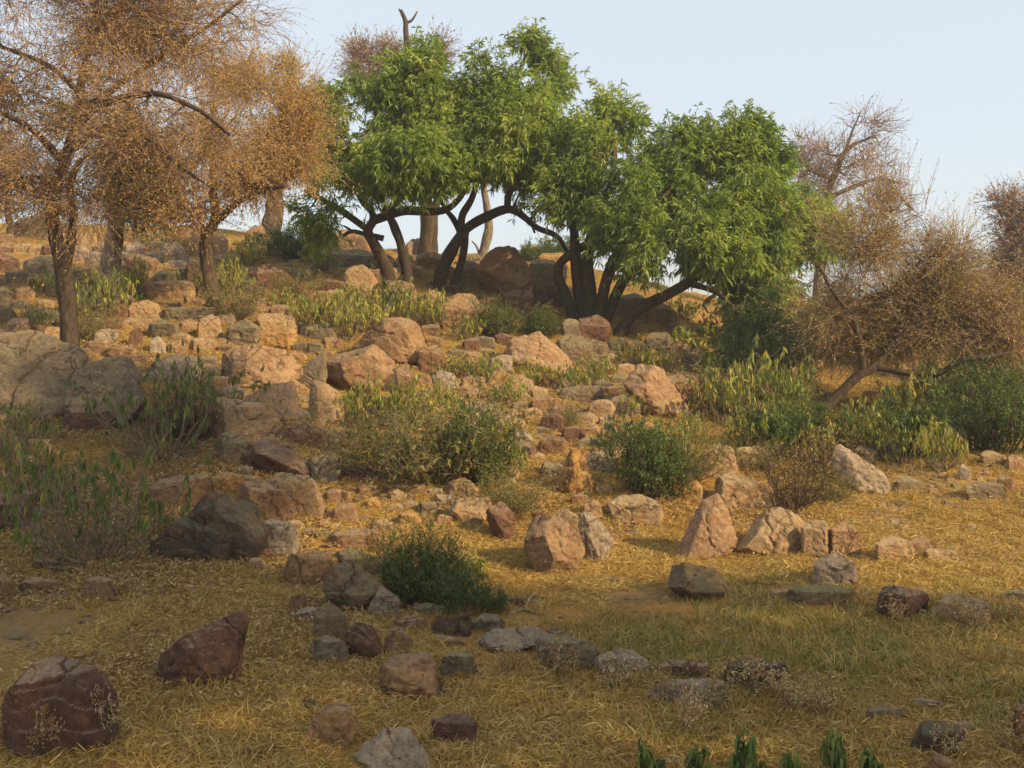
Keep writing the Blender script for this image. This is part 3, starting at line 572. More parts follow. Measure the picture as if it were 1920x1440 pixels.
 ('pink stone with a jagged top below the wedge-shaped slab','pink','1034,772 1045,760 1070,758 1080,768 1082,786 1045,786',None,0.9),
 ('flat grey stone in the pale leaf litter of the straw gap','grey','998,806 1012,800 1030,806 1038,815 1015,816',None,0.9),
 ('tilted pink boulder with a dark seam above the central green bush','pink','1172,722 1195,691 1225,689 1247,706 1272,742 1291,777 1250,791 1215,767 1188,748','1205,725,0.02 1235,770,0 1190,740,0.05 1230,710,0.2',0.9),
 ('dark sloping rock joined to the right of the tilted pink boulder','mauve','1247,715 1275,704 1302,735 1323,776 1300,787 1268,764',None,0.8),
 ('small brown boulder above the tilted pink boulder','mauve','1222,680 1235,660 1255,655 1272,672 1272,695 1245,700 1228,694',None,1.0),
 ('black rock in shade right of the small brown boulder','dark','1276,680 1290,665 1310,670 1322,690 1305,700 1285,697',None,1.0),
 ('maroon slab on the slope before the feathery green bush','maroon','1298,722 1320,704 1355,700 1372,715 1365,733 1320,737',None,0.9),
 ('grey rock left of the tilted pink boulder','grey','1140,765 1155,745 1185,742 1202,760 1195,782 1160,785',None,0.9),
 ('rock behind the leaning trunk of the right thorn tree','mauve','1400,735 1420,710 1450,712 1468,735 1450,752 1412,750',None,1.0),
 ('pale rock seen under the arch of the right thorn tree','pink','1725,735 1745,712 1780,708 1800,725 1795,745 1745,750',None,1.0),
 ('maroon rock left of the pale rock under the arch','maroon','1695,750 1705,738 1728,738 1740,752 1720,760 1700,760',None,1.0),
 ('pink-grey ridge bedrock left of the green trees','pink','602,462 615,440 650,432 690,440 705,460 690,478 620,478',None,1.2),
 ('long grey bedrock shelf below the ridge rock left of the green trees','grey','600,495 625,474 680,470 720,478 735,498 700,510 620,508',None,1.0),
 ('pale ridge rock seen between the twin trunks','pale','760,470 775,450 795,447 805,465 800,482 770,482',None,1.0),
 ('orange ridge rock on the skyline right of the peaked boulder','ochre','1000,498 1020,478 1050,474 1075,485 1070,502 1030,505',None,1.0),
 ('far ridge boulder on the skyline right of the low bough','mauve','1335,590 1355,568 1390,566 1412,582 1400,602 1350,604',None,1.0),
 ('grey boulder on the ridge at the far left behind the thin trunk','grey','22,440 40,412 75,405 110,420 118,445 80,455 35,452',None,1.0),
 ('tan ridge boulder left of the grey tree trunk','tan','140,455 152,438 170,437 182,452 176,466 148,467',None,1.0),
 ]:
    lb, tone, out, ridge, dep = args
    rk(lb, tone, out, ridge, dep)
# small loose stones: each one a thing, placed on the open ground between the traced rocks
LAND = [('bottom left dark red boulder',110,1330),('leaning wedge boulder',385,1230),('flat-faced foreground rock',775,1275),('long flat grey slab',960,1200),
 ('pale humped foreground rock',1295,1305),('rounded boulder on the flat',1310,1095),('pyramid-shaped pink boulder',1322,995),('cube-like maroon rock',1690,1135),
 ('low ridged rock',1808,1145),('pale dome rock',1565,1072),('peaked brown rock',1675,1035),('big fractured boulder',1038,1030),('leaf-shaped slab',1116,1010),
 ('flat-topped block',880,962),('pointed ochre rock',1075,890),('large pale grey boulder',1612,885),('twiggy brown bush',1490,930),('far right heap',1850,900),
 ('streaked pale block',523,1015),('broad tan rock face',550,935),('squarish pink stone',646,965),('two-toned rock',663,1015),('olive-grey boulder',665,1105),
 ('dark green bush',830,1110),('overhanging purplish boulder',523,865),('flat round-edged tan boulder',512,762),('split block',675,695),('great cracked boulder',740,645),
 ('broad pink boulder',490,695),('orange brick-shaped stone',515,635),('lichen-grey boulder',452,625),('tilted pink boulder',1230,740),('wedge-shaped grey slab',1090,740),
 ('sloping pink slab',1005,670),('wavy layered boulder',315,550),('left trunk base',130,640),('notched stone in the leaf litter',75,1103),('right green tree base',1110,610),
 ('dark-footed stone',1760,1390),('two-humped low stone',1655,1342),('second long grey slab',1065,1230),('slate rock by the slope',310,520),('hollowed brown boulder',1190,960)]
used_lab = set(); TW = {'mauve':'brownish','pink':'pinkish','grey':'grey','tan':'tan','pale':'pale','maroon':'dark red'}
def small_label(u, v, tone, wp):
    sz = 'tiny' if wp < 14 else 'small' if wp < 26 else 'middling' if wp < 40 else 'sizeable' if wp < 65 else 'big'
    for nm, a, b in sorted(LAND, key=lambda l: math.hypot(l[1]-u, (l[2]-v)*1.5))[:5]:
        dx, dy = u-a, v-b
        far = 'just ' if math.hypot(dx, dy) < 75 else 'well ' if math.hypot(dx, dy) > 150 else ''
        if abs(dx) > 2.2*abs(dy): d = 'right of' if dx > 0 else 'left of'
        elif abs(dy) > 2.2*abs(dx): d = 'in front of' if dy > 0 else 'behind'
        else: d = ('in front and ' if dy > 0 else 'behind and ')+('right of' if dx > 0 else 'left of')
        for lb in (f'{sz} {TW[tone]} stone lying {far}{d} the {nm}',):
            if len(lb.split()) <= 16 and lb not in used_lab:
                used_lab.add(lb); return lb
    return None
LAND += [('rounded mauve wall rock',480,940),('two broad grey slabs',200,730),('thin dark second trunk',400,585),('cream split boulder',328,472),('far thick trunk',508,435),('left green tree trunks',750,545),('middle green tree trunk',830,545),('peaked ridge boulder',940,510),('broad mauve boulder under the trees',865,595),('low bough',1250,560),('straw gap',1050,800),('central thicket',800,850),('dark-hearted bush',1215,880),('leaning thorn trunk',1560,760),('maroon slab',1335,718),('upright pointed tan rock',612,765),('long tan ledge',465,795),('upright red rock',255,635),('grey tree trunk',208,540),('row of yellow-green shrubs',650,600),('small brown boulder',1248,680),('striated pink slab',260,500)]
def blocked(u, v, m=4):
    for a, b, c, d in USED:
        if ((u-a)/(c*.88+m))**2+((v-b)/(d*.88+m*.75))**2 < 1: return True
    return False
zones = [  # u0,u1,v0,v1,count,wmin,wmax
 (0,420,440,560,90,40,105),(150,620,560,720,80,40,110),(0,300,560,700,60,40,100),(420,900,700,960,60,36,95),(900,1200,660,860,40,34,90),(420,640,640,860,30,36,90),(1100,1450,620,780,20,36,90),(600,1050,470,560,18,36,90),(1180,1900,600,760,20,30,80),(560,960,560,700,16,36,80),(0,120,820,1010,8,40,100),(620,1140,860,1000,14,26,70),(380,640,860,1060,14,26,60),(0,420,440,560,24,26,62),(150,600,560,720,16,28,64),(0,300,560,700,14,26,60),(820,1100,640,760,10,30,90),(400,640,760,900,10,30,80),(560,900,700,960,12,26,56),(880,1220,640,800,12,24,56),(380,620,440,560,10,24,50),(1150,1480,600,760,10,24,50),
 (1560,1900,930,1010,42,10,34),(1400,1700,930,1000,14,9,26),(960,1250,1075,1130,22,9,38),(380,900,560,760,26,10,34),(150,430,600,700,14,12,30),
 (150,600,470,600,22,12,34),(600,900,730,980,16,12,34),(900,1180,690,860,26,10,36),(1180,1500,640,800,12,12,30),(0,240,520,640,16,12,36),
 (700,1900,1130,1280,20,7,20),(0,600,1070,1230,12,9,22),(1700,1920,960,1090,20,9,30),(640,860,1000,1060,8,10,24),(1250,1500,1060,1160,12,8,18),(960,1120,880,1000,8,10,26),(1750,1910,840,930,14,12,30)]
for (u0, u1, v0, v1, cnt, w0, w1) in zones:
    k = 0; tr = 0
    while k < cnt and tr < cnt*40:
        tr += 1; u = random.uniform(u0, u1); v = random.uniform(v0, v1); wp = random.uniform(w0, w1)**1.0; wp = w0+(wp-w0)*random.random()
        if blocked(u, v, wp*(0.24 if wp > 38 else 0.4)): continue
        tones = ['mauve','pink','grey','tan','pale','mauve','tan','maroon','grey','tan']; random.shuffle(tones); lb = None
        for tone in tones:
            lb = small_label(u, v, tone, wp)
            if lb: break
        if lb is None: continue
        hp = wp*random.uniform(0.45, 0.8); n = random.randint(6, 8); ph = random.random()*6
        out = ' '.join(f'{u+wp/2*math.cos(ph+i*2*math.pi/n)*random.uniform(.8,1.05):.1f},{v+hp/2*math.sin(ph+i*2*math.pi/n)*random.uniform(.8,1.05):.1f}' for i in range(n))
        rk(lb, tone, out, None, 0.9, sub=3 if wp < 30 else 4); k += 1

print('rocks', len(ROCKS))
# ------------------------------------------------------------------ trees
def bez(a, b, K=5, lift=0.12, wob=0.12):
    """curved shoots from points a (N,3) to b (N,3)"""
    N = len(a); L_ = np.linalg.norm(b-a, axis=1)[:, None]
    m = (a+b)/2+RNG.normal(size=(N, 3))*L_*wob; m[:, 2] += (L_*lift)[:, 0]
    t = np.linspace(0, 1, K)[None, :, None]
    return (1-t)**2*a[:, None]+2*t*(1-t)*m[:, None]+t*t*b[:, None]
class Tree:
    """limbs traced as (photo pixel, distance offset) at the tree's own distance; crown given as lobes"""
    def __init__(s, u, v, Y=None): s.Y = Y or hit(u, v); s.u = u; s.v = v; s.limbs = []; s.nodes = []; s.nr = []; s.l2 = []; s.base = P(u, v, s.Y); s.base[2] = tz(s.base[0], s.base[1])-0.05
    def limb(s, path, r0, r1, part='limb', bark=None):
        pts = []
        for a in path.split():
            k = [float(x) for x in a.split(',')]; pts.append(P(k[0], k[1], s.Y+(k[2] if len(k) > 2 else 0)))
        c = catmull(pts, 6); k = s.Y/F; c = c+np.stack([noise(c*3.1, 3), noise(c*3.1+9, 4), noise(c*3.1+5, 6)], 1)*r0*k*0.45*np.linspace(0, 1, len(c))[:, None]
        s.limbs.append((c, r0*k, r1*k, part, bark)); s.nodes.append(c); s.nr.append(np.linspace(r0*k, r1*k, len(c))); return s
    def grow(s, lobes, n1, n2, K1=8, lift=(0.08, 0.05), r2=0.006, dy=0.9, hollow=0.0, wob=(0.13, 0.16), gaps=2.4, rag=0.36):
        k = s.Y/F; L_ = [(l+(0, 1.0))[:6] if len(l) == 4 else (l+(1.0,))[:6] if len(l) == 5 else l for l in lobes]
        C = np.array([P(l[0], l[1], s.Y+l[4]) for l in L_]); R = np.array([(l[2]*k, l[2]*k*dy, l[3]*k) for l in L_])
        wt = np.array([l[2]*l[2]*l[3]*l[5] for l in L_])**0.75; wt /= wt.sum()
        sd = random.random()*50
        def samp(n, lo=0.0):
            n0 = int(n*gaps); i = RNG.choice(len(C), n0, p=wt); d = norm(RNG.normal(size=(n0, 3))); r = (lo+(1-lo)*RNG.random(n0))**(1/2.6)
            r = r*(1+rag*noise(d*3.1+i[:, None]*7.0+sd, 31)); p = C[i]+d*r[:, None]*R[i]
            g = noise(p*(17.0/s.Y)*1.35+sd, 33)+0.22*RNG.random(n0); return p[np.argsort(-g)[:n]]
        nodes = np.concatenate(s.nodes); nr = np.concatenate(s.nr)
        def attach(T, frac, rcap, K, lift, wob, batch):
            nonlocal nodes, nr
            d0 = np.array([np.min(np.sum((nodes-t)**2, 1)) for t in T]); T = T[np.argsort(d0)]
            PS = []; RS = []
            for b0 in range(0, len(T), batch):
                tt = T[b0:b0+batch]
                D = ((tt[:, None]-nodes[None])**2).sum(-1); j = D.argmin(1)
                a = nodes[j]; ra = np.minimum(nr[j]*frac, rcap); ps = bez(a, tt, K, lift, wob)
                rs = ra[:, None]*np.linspace(1, 0.35, K)[None]; rs = np.maximum(rs, r2*0.5)
                PS.append(ps); RS.append(rs)
                nodes = np.vstack([nodes, ps[:, 1:].reshape(-1, 3)]); nr = np.concatenate([nr, rs[:, 1:].ravel()])
            return np.concatenate(PS), np.concatenate(RS)
        p1, r1 = attach(samp(n1), 0.62, 0.06, K1, lift[0], wob[0], 6)
        p2, r2_ = attach(samp(n2, hollow), 0.6, 0.02, 5, lift[1], wob[1], 60)
        s.l2 = [(p1, r1), (p2, r2_)]
        s.tipsrc = np.concatenate([p2[:, 2:].reshape(-1, 3), p1[:, -3:].reshape(-1, 3)])
        s.tipdir = np.concatenate([norm(np.gradient(p2, axis=1))[:, 2:].reshape(-1, 3), norm(np.gradient(p1, axis=1))[:, -3:].reshape(-1, 3)])
        s.C = C; s.R = R; return s
    def twigs(s, n, ln, spread=0.9, grav=0.0, rad=0.0035, K=4, outward=0.4, shoots=0, follow=0.6):
        j = RNG.integers(0, len(s.tipsrc), n); a = s.tipsrc[j]; cen = (s.C*np.prod(s.R, 1)[:, None]).sum(0)/np.prod(s.R, 1).sum()
        d = norm(s.tipdir[j]*follow+RNG.normal(size=(n, 3))*spread*0.6+norm(a-cen)*outward+np.array([0, 0, grav]))
        L_ = ln*(0.5+RNG.random(n)); b = a+d*L_[:, None]
        if shoots:                          # a few long straight sprigs break the outline of the crown
            m = np.argsort(-np.linalg.norm((s.tipsrc-cen)*[1, 1, 1.3], axis=1)+RNG.random(len(s.tipsrc))*0.5)[:shoots*3]; m = RNG.choice(m, shoots); a2 = s.tipsrc[m]
            d2 = norm(norm(a2-cen)*.7+RNG.normal(size=(shoots, 3))*.3+np.array([0, 0, .7])); a = np.vstack([a, a2]); b = np.vstack([b, a2+d2*(ln*(1.0+1.0*RNG.random(shoots)))[:, None]]); n += shoots
        s.tw = bez(a, b, K, 0.06-grav*0.2, 0.1); s.twr = np.repeat(np.linspace(rad, rad*0.45, K)[None], n, 0); return s
    def build(s, name, label, cat, bark, leafm, per, ll, lw, droop=0.2, dirz=-0.3, along=0.3, grp=None, twigmat=None, rndbias=0.0, clump=0.55, crown='crown', ext=1.0):
        root = empty(name, tuple(s.base), label, cat, grp); O = s.base
        def fin(mb, nm, m, rnd=False):
            o = mb.build(nm, m, origin=tuple(O), parent=root, rnd=rnd); return o
        # flared foot where the first limb meets the ground
        for c, r0, r1, part, bk in s.limbs:
            mb = MB(); c2 = c.copy()
            if part == 'trunk': c2 = np.vstack([c[0]-[0, 0, r0*1.5], c2])
            limb_mesh(mb, c2, r0*(1.15 if part == 'trunk' else 1), r1, sides=10); fin(mb, part, BK[bk or bark])
        p, r = s.l2[0]
        for i in range(len(p)):
            mb = MB(); tubes(mb, p[i:i+1], r[i:i+1], 6); fin(mb, 'branch', BK[bark])
        mb = MB(); p, r = s.l2[1]; tubes(mb, p, r, 4); tubes(mb, s.tw, s.twr, 3); o = fin(mb, 'twigs', BK[twigmat or bark]); o['kind'] = 'stuff'
        if per > 0:
            n = len(s.tw); K = s.tw.shape[1]; m = int(n*per)
            j = RNG.integers(0, n, m); t = 1-RNG.random(m)**1.6*(1-along) if along < 1 else RNG.random(m)
            f = t*(K-1); i = np.minimum(f.astype(int), K-2); f = (f-i)[:, None]
            a = s.tw[j, i]*(1-f)+s.tw[j, i+1]*f
            td = norm(s.tw[j, -1]-s.tw[j, 0])
            d = norm(td*0.7+RNG.normal(size=(m, 3))*0.55+np.array([0, 0, dirz]))
            tone = np.clip(clump*(noise(a*2.2, 12)*0.5+0.5)+(1-clump)*RNG.random(m)+rndbias, 0, 1)
            mb = MB(); leaves(mb, a, d, ll*(0.6+0.7*RNG.random(m)), lw*(0.7+0.6*RNG.random(m)), tone, droop)
            o = fin(mb, crown, LM[leafm], True); o['kind'] = 'stuff'
        return root
# --- two green trees with drooping narrow leaves, the centre of the picture
t = Tree(740, 548)
t.limb('735,552 728,512 715,482 701,456 690,432 698,412 684,382,.3 657,332,.6', 11, 5, 'trunk')
t.limb('764,552,.1 761,500,.1 751,455 739,425 723,390,-.2 712,340,-.3', 9.5, 5, 'trunk')
t.limb('719,447 692,440 662,434 645,442', 6, 3)
t.limb('664,435 652,428 645,424', 3, 1.5)
t.limb('699,414 733,402 762,394 800,398 832,394 862,372,-.2 880,335,-.3', 9, 5)
t.limb('728,398,-.1 746,372,-.3 780,350,-.5 818,340,-.7 850,325,-.8', 7, 3.5)
t.limb('737,488 716,496 703,503 693,497', 4.5, 2)
t.limb('722,530 714,500 701,502 694,494', 5, 2)
t.limb('692,432 642,396,.3 602,372,.5 572,358,.6', 7, 3)
t.limb('712,350,-.3 735,290,-.3 760,220 785,150,.2', 6, 2)
t.grow([(640,255,85,80),(722,235,95,80),(780,175,62,70,.2),(632,330,62,58,-.3,1.3),(745,305,85,48,-.4),(605,385,46,36,.1,1.5),(672,352,50,32),(610,430,24,20,.2,.6),(792,100,30,45,.3,.35),(790,260,70,80,.6),(605,250,36,50,.2,1.2),(805,318,50,34,-.5)], 90, 1200, hollow=.3, gaps=1.75, rag=.5)
t.twigs(5600, 0.24, grav=-0.12, shoots=260).build('green_tree', 'left of the two big green trees with drooping narrow leaves and twin crooked trunks', 'tree', 'dark', 'willow', 11, 0.11, 0.0205, 0.25, -0.32, .15, 'leafy green trees on the rocky slope')
t = Tree(825, 545)
t.limb('822,550 830,502 846,470 862,441 880,425 915,408 950,395 985,411 1010,429 1040,446 1062,468', 12, 3.5, 'trunk')
t.limb('862,438 868,402,-.2 888,368,-.4 902,318,-.6', 8, 4)
t.limb('862,436 850,412 838,396,.2 820,360,.3', 7, 3)
t.limb('950,395 958,358,-.2 990,325,-.4 1010,280,-.4', 7, 3.5)
t.limb('872,432 870,462 862,500 846,535 838,550', 6.5, 7, 'trunk')
t.limb('985,412 998,424 1003,437', 4, 2)
t.limb('840,493 818,482 798,480 783,484', 7, 4.5, 'stump', 'pale')
t.limb('902,318,-.6 920,250,-.3 960,170 985,110,.2', 5, 2)
t.grow([(900,205,92,88,.1),(975,150,72,75,.2,1.3),(862,285,85,60,-.3),(955,265,95,76,-.2),(1005,305,56,40,-.3),(925,312,66,30,-.5),(1025,375,36,16,-.1,.5),(1035,250,40,75,.1),(990,110,32,38,.2,.7),(850,190,60,60,.3),(1010,215,50,60)], 90, 1300, hollow=.3, gaps=1.75, rag=.5)
t.twigs(6000, 0.24, grav=-0.12, shoots=260).build('green_tree', 'middle green tree whose long bough arches right over a gap of sky', 'tree', 'dark', 'willow', 11, 0.11, 0.0205, 0.25, -0.32, .15, 'leafy green trees on the rocky slope')
t = Tree(1110, 605)
t.limb('1077,600 1061,552 1048,516 1055,490 1080,470 1102,452 1130,420,-.3', 10, 5, 'trunk')
t.limb('1095,606,.1 1086,540,.1 1079,480 1074,432 1062,400 1040,370,-.2 1030,335,-.3', 11, 4.5, 'trunk')
t.limb('1107,610 1106,540 1101,480 1110,430 1130,380,-.2 1150,320,-.4 1150,250', 13, 4, 'trunk')
t.limb('1120,606,-.1 1131,550,-.1 1146,500,-.2 1170,460,-.3 1200,420,-.5 1240,375,-.6 1280,310,-.3', 11, 4, 'trunk')
t.limb('1132,608 1160,542 1186,506,.2 1230,470,.3 1300,440,.3 1360,400,.2 1400,330,.3', 10, 4, 'trunk')
t.limb('1152,650,-.4 1180,597,-.4 1210,570,-.5 1250,555,-.6 1290,530,-.7 1330,500,-.7 1370,470,-.6 1425,430,-.5', 11, 5, 'trunk')
t.limb('1290,530,-.7 1322,541,-.8 1350,555,-.9 1378,580,-1 1398,602,-1', 6, 2.5)
t.limb('1340,553,-.9 1320,568,-.9 1327,586,-.9', 4, 2)
t.limb('1370,574,-1 1392,577,-1 1412,586,-1', 3.5, 2)
t.limb('1330,532,-.8 1352,518,-.8 1362,495,-.7', 6, 3)
t.limb('1370,470,-.3 1440,475 1500,470,.3 1550,520,.4', 5.5, 2.5)
t.grow([(1110,300,68,68),(1150,245,52,48,.3),(1082,365,45,52,-.3),(1200,330,88,68,-.2),(1180,405,72,62,-.5),(1290,305,78,62),(1368,300,74,68,.1),(1300,400,108,78,-.4),(1400,400,90,88,-.2),(1235,470,74,42,-.7),(1330,470,88,38,-.7),(1440,350,42,68),(1455,475,80,66,0,1.3),(1525,475,52,60,.3,1.5),(1505,400,42,34,.2),(1400,258,42,28),(1450,540,84,44,.1,1.8),(1120,410,40,40,.4)], 150, 2300, hollow=.3, gaps=1.75, rag=.5)
t.twigs(10500, 0.24, grav=-0.12, shoots=420).build('green_tree', 'right green tree with a fan of dark trunks and the widest crown', 'tree', 'dark', 'willow', 11, 0.11, 0.0205, 0.25, -0.32, .15, 'leafy green trees on the rocky slope')
# --- left dry thorn trees
t = Tree(130, 668)
t.limb('131,672 128,600 120,522 112,470 100,402 108,342 125,292 136,242 150,152,.2 170,60,.3 195,-60,.4', 15, 5, 'trunk')
t.limb('121,520,.05 130,470,.2 137,412,.3 130,345,.3 150,300,.4', 10, 6)
t.limb('136,250 180,202,-.3 240,182,-.5 300,176,-.7 370,208,-.9 430,255,-1', 8, 2.5)
t.limb('150,200 185,188,.2 250,140,.3 330,85,.4 400,40,.5 480,-25,.6', 8, 2.5)
t.limb('130,285 200,238,-.2 280,265,-.4 340,310,-.5 392,352,-.6', 7, 2)
t.limb('118,300 60,243,-.3 0,212,-.5 -80,180,-.6', 7, 3)
t.limb('145,170 90,122,.2 20,95,.3 -40,80,.4', 6, 2.5)
t.limb('110,350 60,330,-.3 10,345,-.5', 5, 2)
t.limb('165,80 210,30 260,-20,.2 300,-80,.2', 5, 2.5)
t.grow([(100,80,130,88),(250,60,130,88,.1),(395,62,100,75,.3),(0,205,100,110,-.2),(180,205,120,85,-.2),(320,180,105,75,-.5),(475,55,62,55,.4,.6),(60,335,85,70,-.2),(-50,50,110,100),(200,-60,250,70),(285,285,85,50,-.4),(165,385,75,38,-.1),(400,250,60,50,-.7)], 120, 3200, lift=(.04,.02), hollow=.1, wob=(.12,.14), gaps=2.1, rag=.8)
t.twigs(9800, 0.46, spread=.62, rad=0.0026, outward=.12, follow=1.1, grav=-.06, shoots=300).build('thorn_tree', 'tall dry thorn tree with a dark rough trunk at the far left front', 'tree', 'dark', 'amber', 6.0, 0.023, 0.014, 0.1, 0, 1, 'dry thorn trees with thin foliage', 'rose', 0.0, 0.3)
t = Tree(402, 592)
t.limb('404,596 398,542 386,482 387,442 400,414 401,340 398,270 394,200', 14, 4, 'trunk')
t.limb('393,425 420,402,-.1 450,376,-.2 490,358,-.3 540,347,-.4', 8, 4)
t.limb('388,445 378,425 368,412', 6, 2)
t.limb('400,330 440,290,.2 500,260,.3 550,240,.4', 5, 2)
t.limb('400,300 350,260,.2 320,240,.2', 4, 2)
t.grow([(400,262,85,66),(480,232,85,66,.2),(525,300,55,44),(440,330,66,44,-.2),(350,345,66,42,-.1),(358,400,46,26,-.2),(560,245,36,46,.3),(460,170,60,40,.3,.6),(540,200,50,40,.3)], 60, 1700, lift=(.04,.02), wob=(.12,.14), gaps=2.1, rag=.8)
t.twigs(4700, 0.42, spread=.62, rad=0.0028, outward=.12, follow=1.1, grav=-.06, shoots=150).build('thorn_tree', 'slender thorn tree with bright amber leaves forking on the upper left slope', 'tree', 'brown', 'amber', 9.5, 0.028, 0.017, 0.1, 0, 1, 'dry thorn trees with thin foliage', 'rose', 0.1, 0.3)
t = Tree(206, 575)
t.limb('204,580 208,520 213,460 216,400 222,340 218,280', 19, 9, 'trunk')
t.limb('214,440 235,400 260,360', 7, 3)
t.grow([(222,320,85,60),(200,385,60,35),(270,400,60,30),(180,260,80,60),(290,350,50,50,.3)], 40, 800)
t.twigs(5000, 0.3, spread=1).build('thorn_tree', 'thick grey trunk with greenish yellow leaves between the two left thorn trees', 'tree', 'grey', 'olive', 4.5, 0.045, 0.024, 0.1, 0, 1, 'dry thorn trees with thin foliage', 'brown', 0.0, 0.3)
t = Tree(510, 436)
t.limb('506,440 513,400 516,370 524,300 530,220 537,170 545,140', 17, 5, 'trunk')
t.limb('539,168 520,160 505,162', 4, 2)
t.limb('520,330 545,310 580,300', 5, 2)
t.grow([(545,128,48,26,0,.8),(520,245,58,55),(565,300,45,40),(560,190,36,36),(495,330,46,26),(440,150,60,45,.4)], 45, 800, lift=(.04,.02), gaps=2.0, rag=.8)
t.twigs(5200, 0.34, spread=1.1).build('thorn_tree', 'far tall tree with a thick foot on the ridge behind the amber tree', 'tree', 'brown', 'rust', 4.2, 0.05, 0.028, 0.1, 0, 1, 'dry thorn trees with thin foliage', 'rose', 0.1, 0.3)
t = Tree(20, 452)
t.limb('20,456 19,420 14,380 20,330', 7, 3, 'trunk')
t.grow([(20,330,50,40),(60,370,45,30),(-20,360,50,40)], 16, 320)
t.twigs(2200, 0.34).build('thorn_tree', 'thin small tree on the ridge at the far left edge', 'tree', 'brown', 'olive', 4, 0.05, 0.028, 0.1, 0, 1, None, 'brown')
# --- tall half dead trees behind the green ones
t = Tree(800, 482)
t.limb('797,486 801,420 795,330 788,240 775,150 766,90 761,50 752,19', 12, 3, 'trunk')
t.limb('812,486,.1 812,420,.1 818,360,.2 810,300,.3', 9, 5, 'trunk')
t.limb('763,42 772,38 782,22', 2.6, 1.2)
t.limb('757,28 750,20 748,16', 2, 1)
t.limb('776,155 735,130 700,120 660,100', 4, 1.5)
t.limb('782,190 740,170 700,165 655,160', 3.5, 1.5)
t.grow([(700,130,50,45),(735,100,30,30),(680,95,28,14),(760,170,50,50),(830,100,22,30)], 26, 420, lift=(.1,.05), gaps=1.5)
t.twigs(1900, 0.34, spread=.8, rad=0.004).build('dead_topped_tree', 'tall tree behind the green crown with a bare dead tip against the sky', 'tree', 'brown', 'rosy', 3.2, 0.05, 0.022, 0.1, 0, 1, None, 'rose')
t = Tree(905, 484)
t.limb('903,488 912,450 916,420 910,360 905,300', 9.5, 5, 'trunk')
t.limb('900,480 893,462 884,452', 3.5, 1.5)
t.grow([(905,290,50,50),(880,340,40,25)], 12, 120)
t.twigs(500, 0.3).build('slim_tree', 'pale slim trunk standing on the ridge under the arching green bough', 'tree', 'grey', 'olive', 5, 0.06, 0.03, 0.1, 0, 1)
t = Tree(1530, 640)
t.limb('1528,645 1540,450 1553,370 1568,322 1581,290 1602,270 1642,254', 9, 2, 'trunk')
t.limb('1553,372 1600,350 1650,335 1690,344', 5, 1.5)
t.limb('1585,284 1600,242 1616,205', 3.5, 1)
t.limb('1562,335 1520,320 1490,290', 3.5, 1.5)
t.limb('1548,400 1520,380 1500,350', 3.5, 1.5)
t.grow([(1500,295,48,42),(1560,318,78,50),(1630,240,42,36,0,.6),(1640,352,48,28),(1520,370,60,40),(1610,300,50,40)], 60, 700, lift=(.1,.08), gaps=1.3)
t.twigs(1900, 0.36, spread=.8, rad=0.0045).build('bare_tree', 'bare grey tree with fine rosy twigs rising behind the green crown at right', 'tree', 'grey', 'rosy', 1.6, 0.045, 0.02, 0.1, 0, 1, None, 'rose')
# --- right leaning thorn tree
t = Tree(1535, 780)
t.limb('1530,785 1570,742 1610,706 1642,688 1666,652,.1 1692,600,.2 1720,540,.3', 10, 4, 'trunk')
t.limb('1640,688 1700,700,-.1 1760,700,-.2 1800,676,-.3 1852,668,-.4 1900,660,-.4', 7, 3)
t.limb('1620,700 1612,642 1605,592 1640,560,.2 1682,530,.2 1702,508,.2', 6.5, 2.5)
t.limb('1605,595 1570,560,-.2 1545,520,-.2', 4, 2)
t.limb('1645,560,.2 1700,545 1760,550', 4, 2)
t.limb('1690,620 1750,600 1820,590', 4.5, 2)
t.grow([(1625,470,86,55),(1705,460,76,55),(1560,560,62,56),(1655,560,95,72,.5),(1765,545,90,66,.4),(1705,625,105,40,.5),(1855,590,90,60,.3),(1590,640,60,34,.5,.6),(1885,640,50,40),(1800,470,40,30,0,.4),(1660,400,50,40,.2,.6)], 120, 2600, lift=(.1,.06), wob=(.12,.14), gaps=1.7, rag=.8)
t.twigs(10500, 0.42, spread=.62, rad=0.0026, outward=.12, follow=1.1, shoots=250).build('thorn_tree', 'wide leaning thorn tree with rust brown haze of foliage at the right', 'tree', 'brown', 'rust', 6.0, 0.024, 0.014, 0.1, 0, 1, 'dry thorn trees with thin foliage', 'rose', 0.05, 0.45)
t = Tree(1990, 760)
t.limb('1990,764 1980,680 1960,600 1945,520 1930,440 1925,370', 9, 3, 'trunk')
t.limb('1960,600 1900,540 1860,470', 4, 1.5)
t.limb('1940,500 1890,430 1870,385', 3, 1)
t.grow([(1915,430,45,70),(1935,540,75,60),(1885,375,28,22,0,.6),(1990,450,60,100),(1880,500,30,30)], 40, 900, lift=(.1,.05), gaps=1.5)
t.twigs(4600, 0.3, spread=1, rad=0.003).build('thorn_tree', 'rosy brown thorn tree leaning in at the far right edge', 'tree', 'brown', 'rosy', 4, 0.036, 0.02, 0.1, 0, 1, 'dry thorn trees with thin foliage', 'rose')
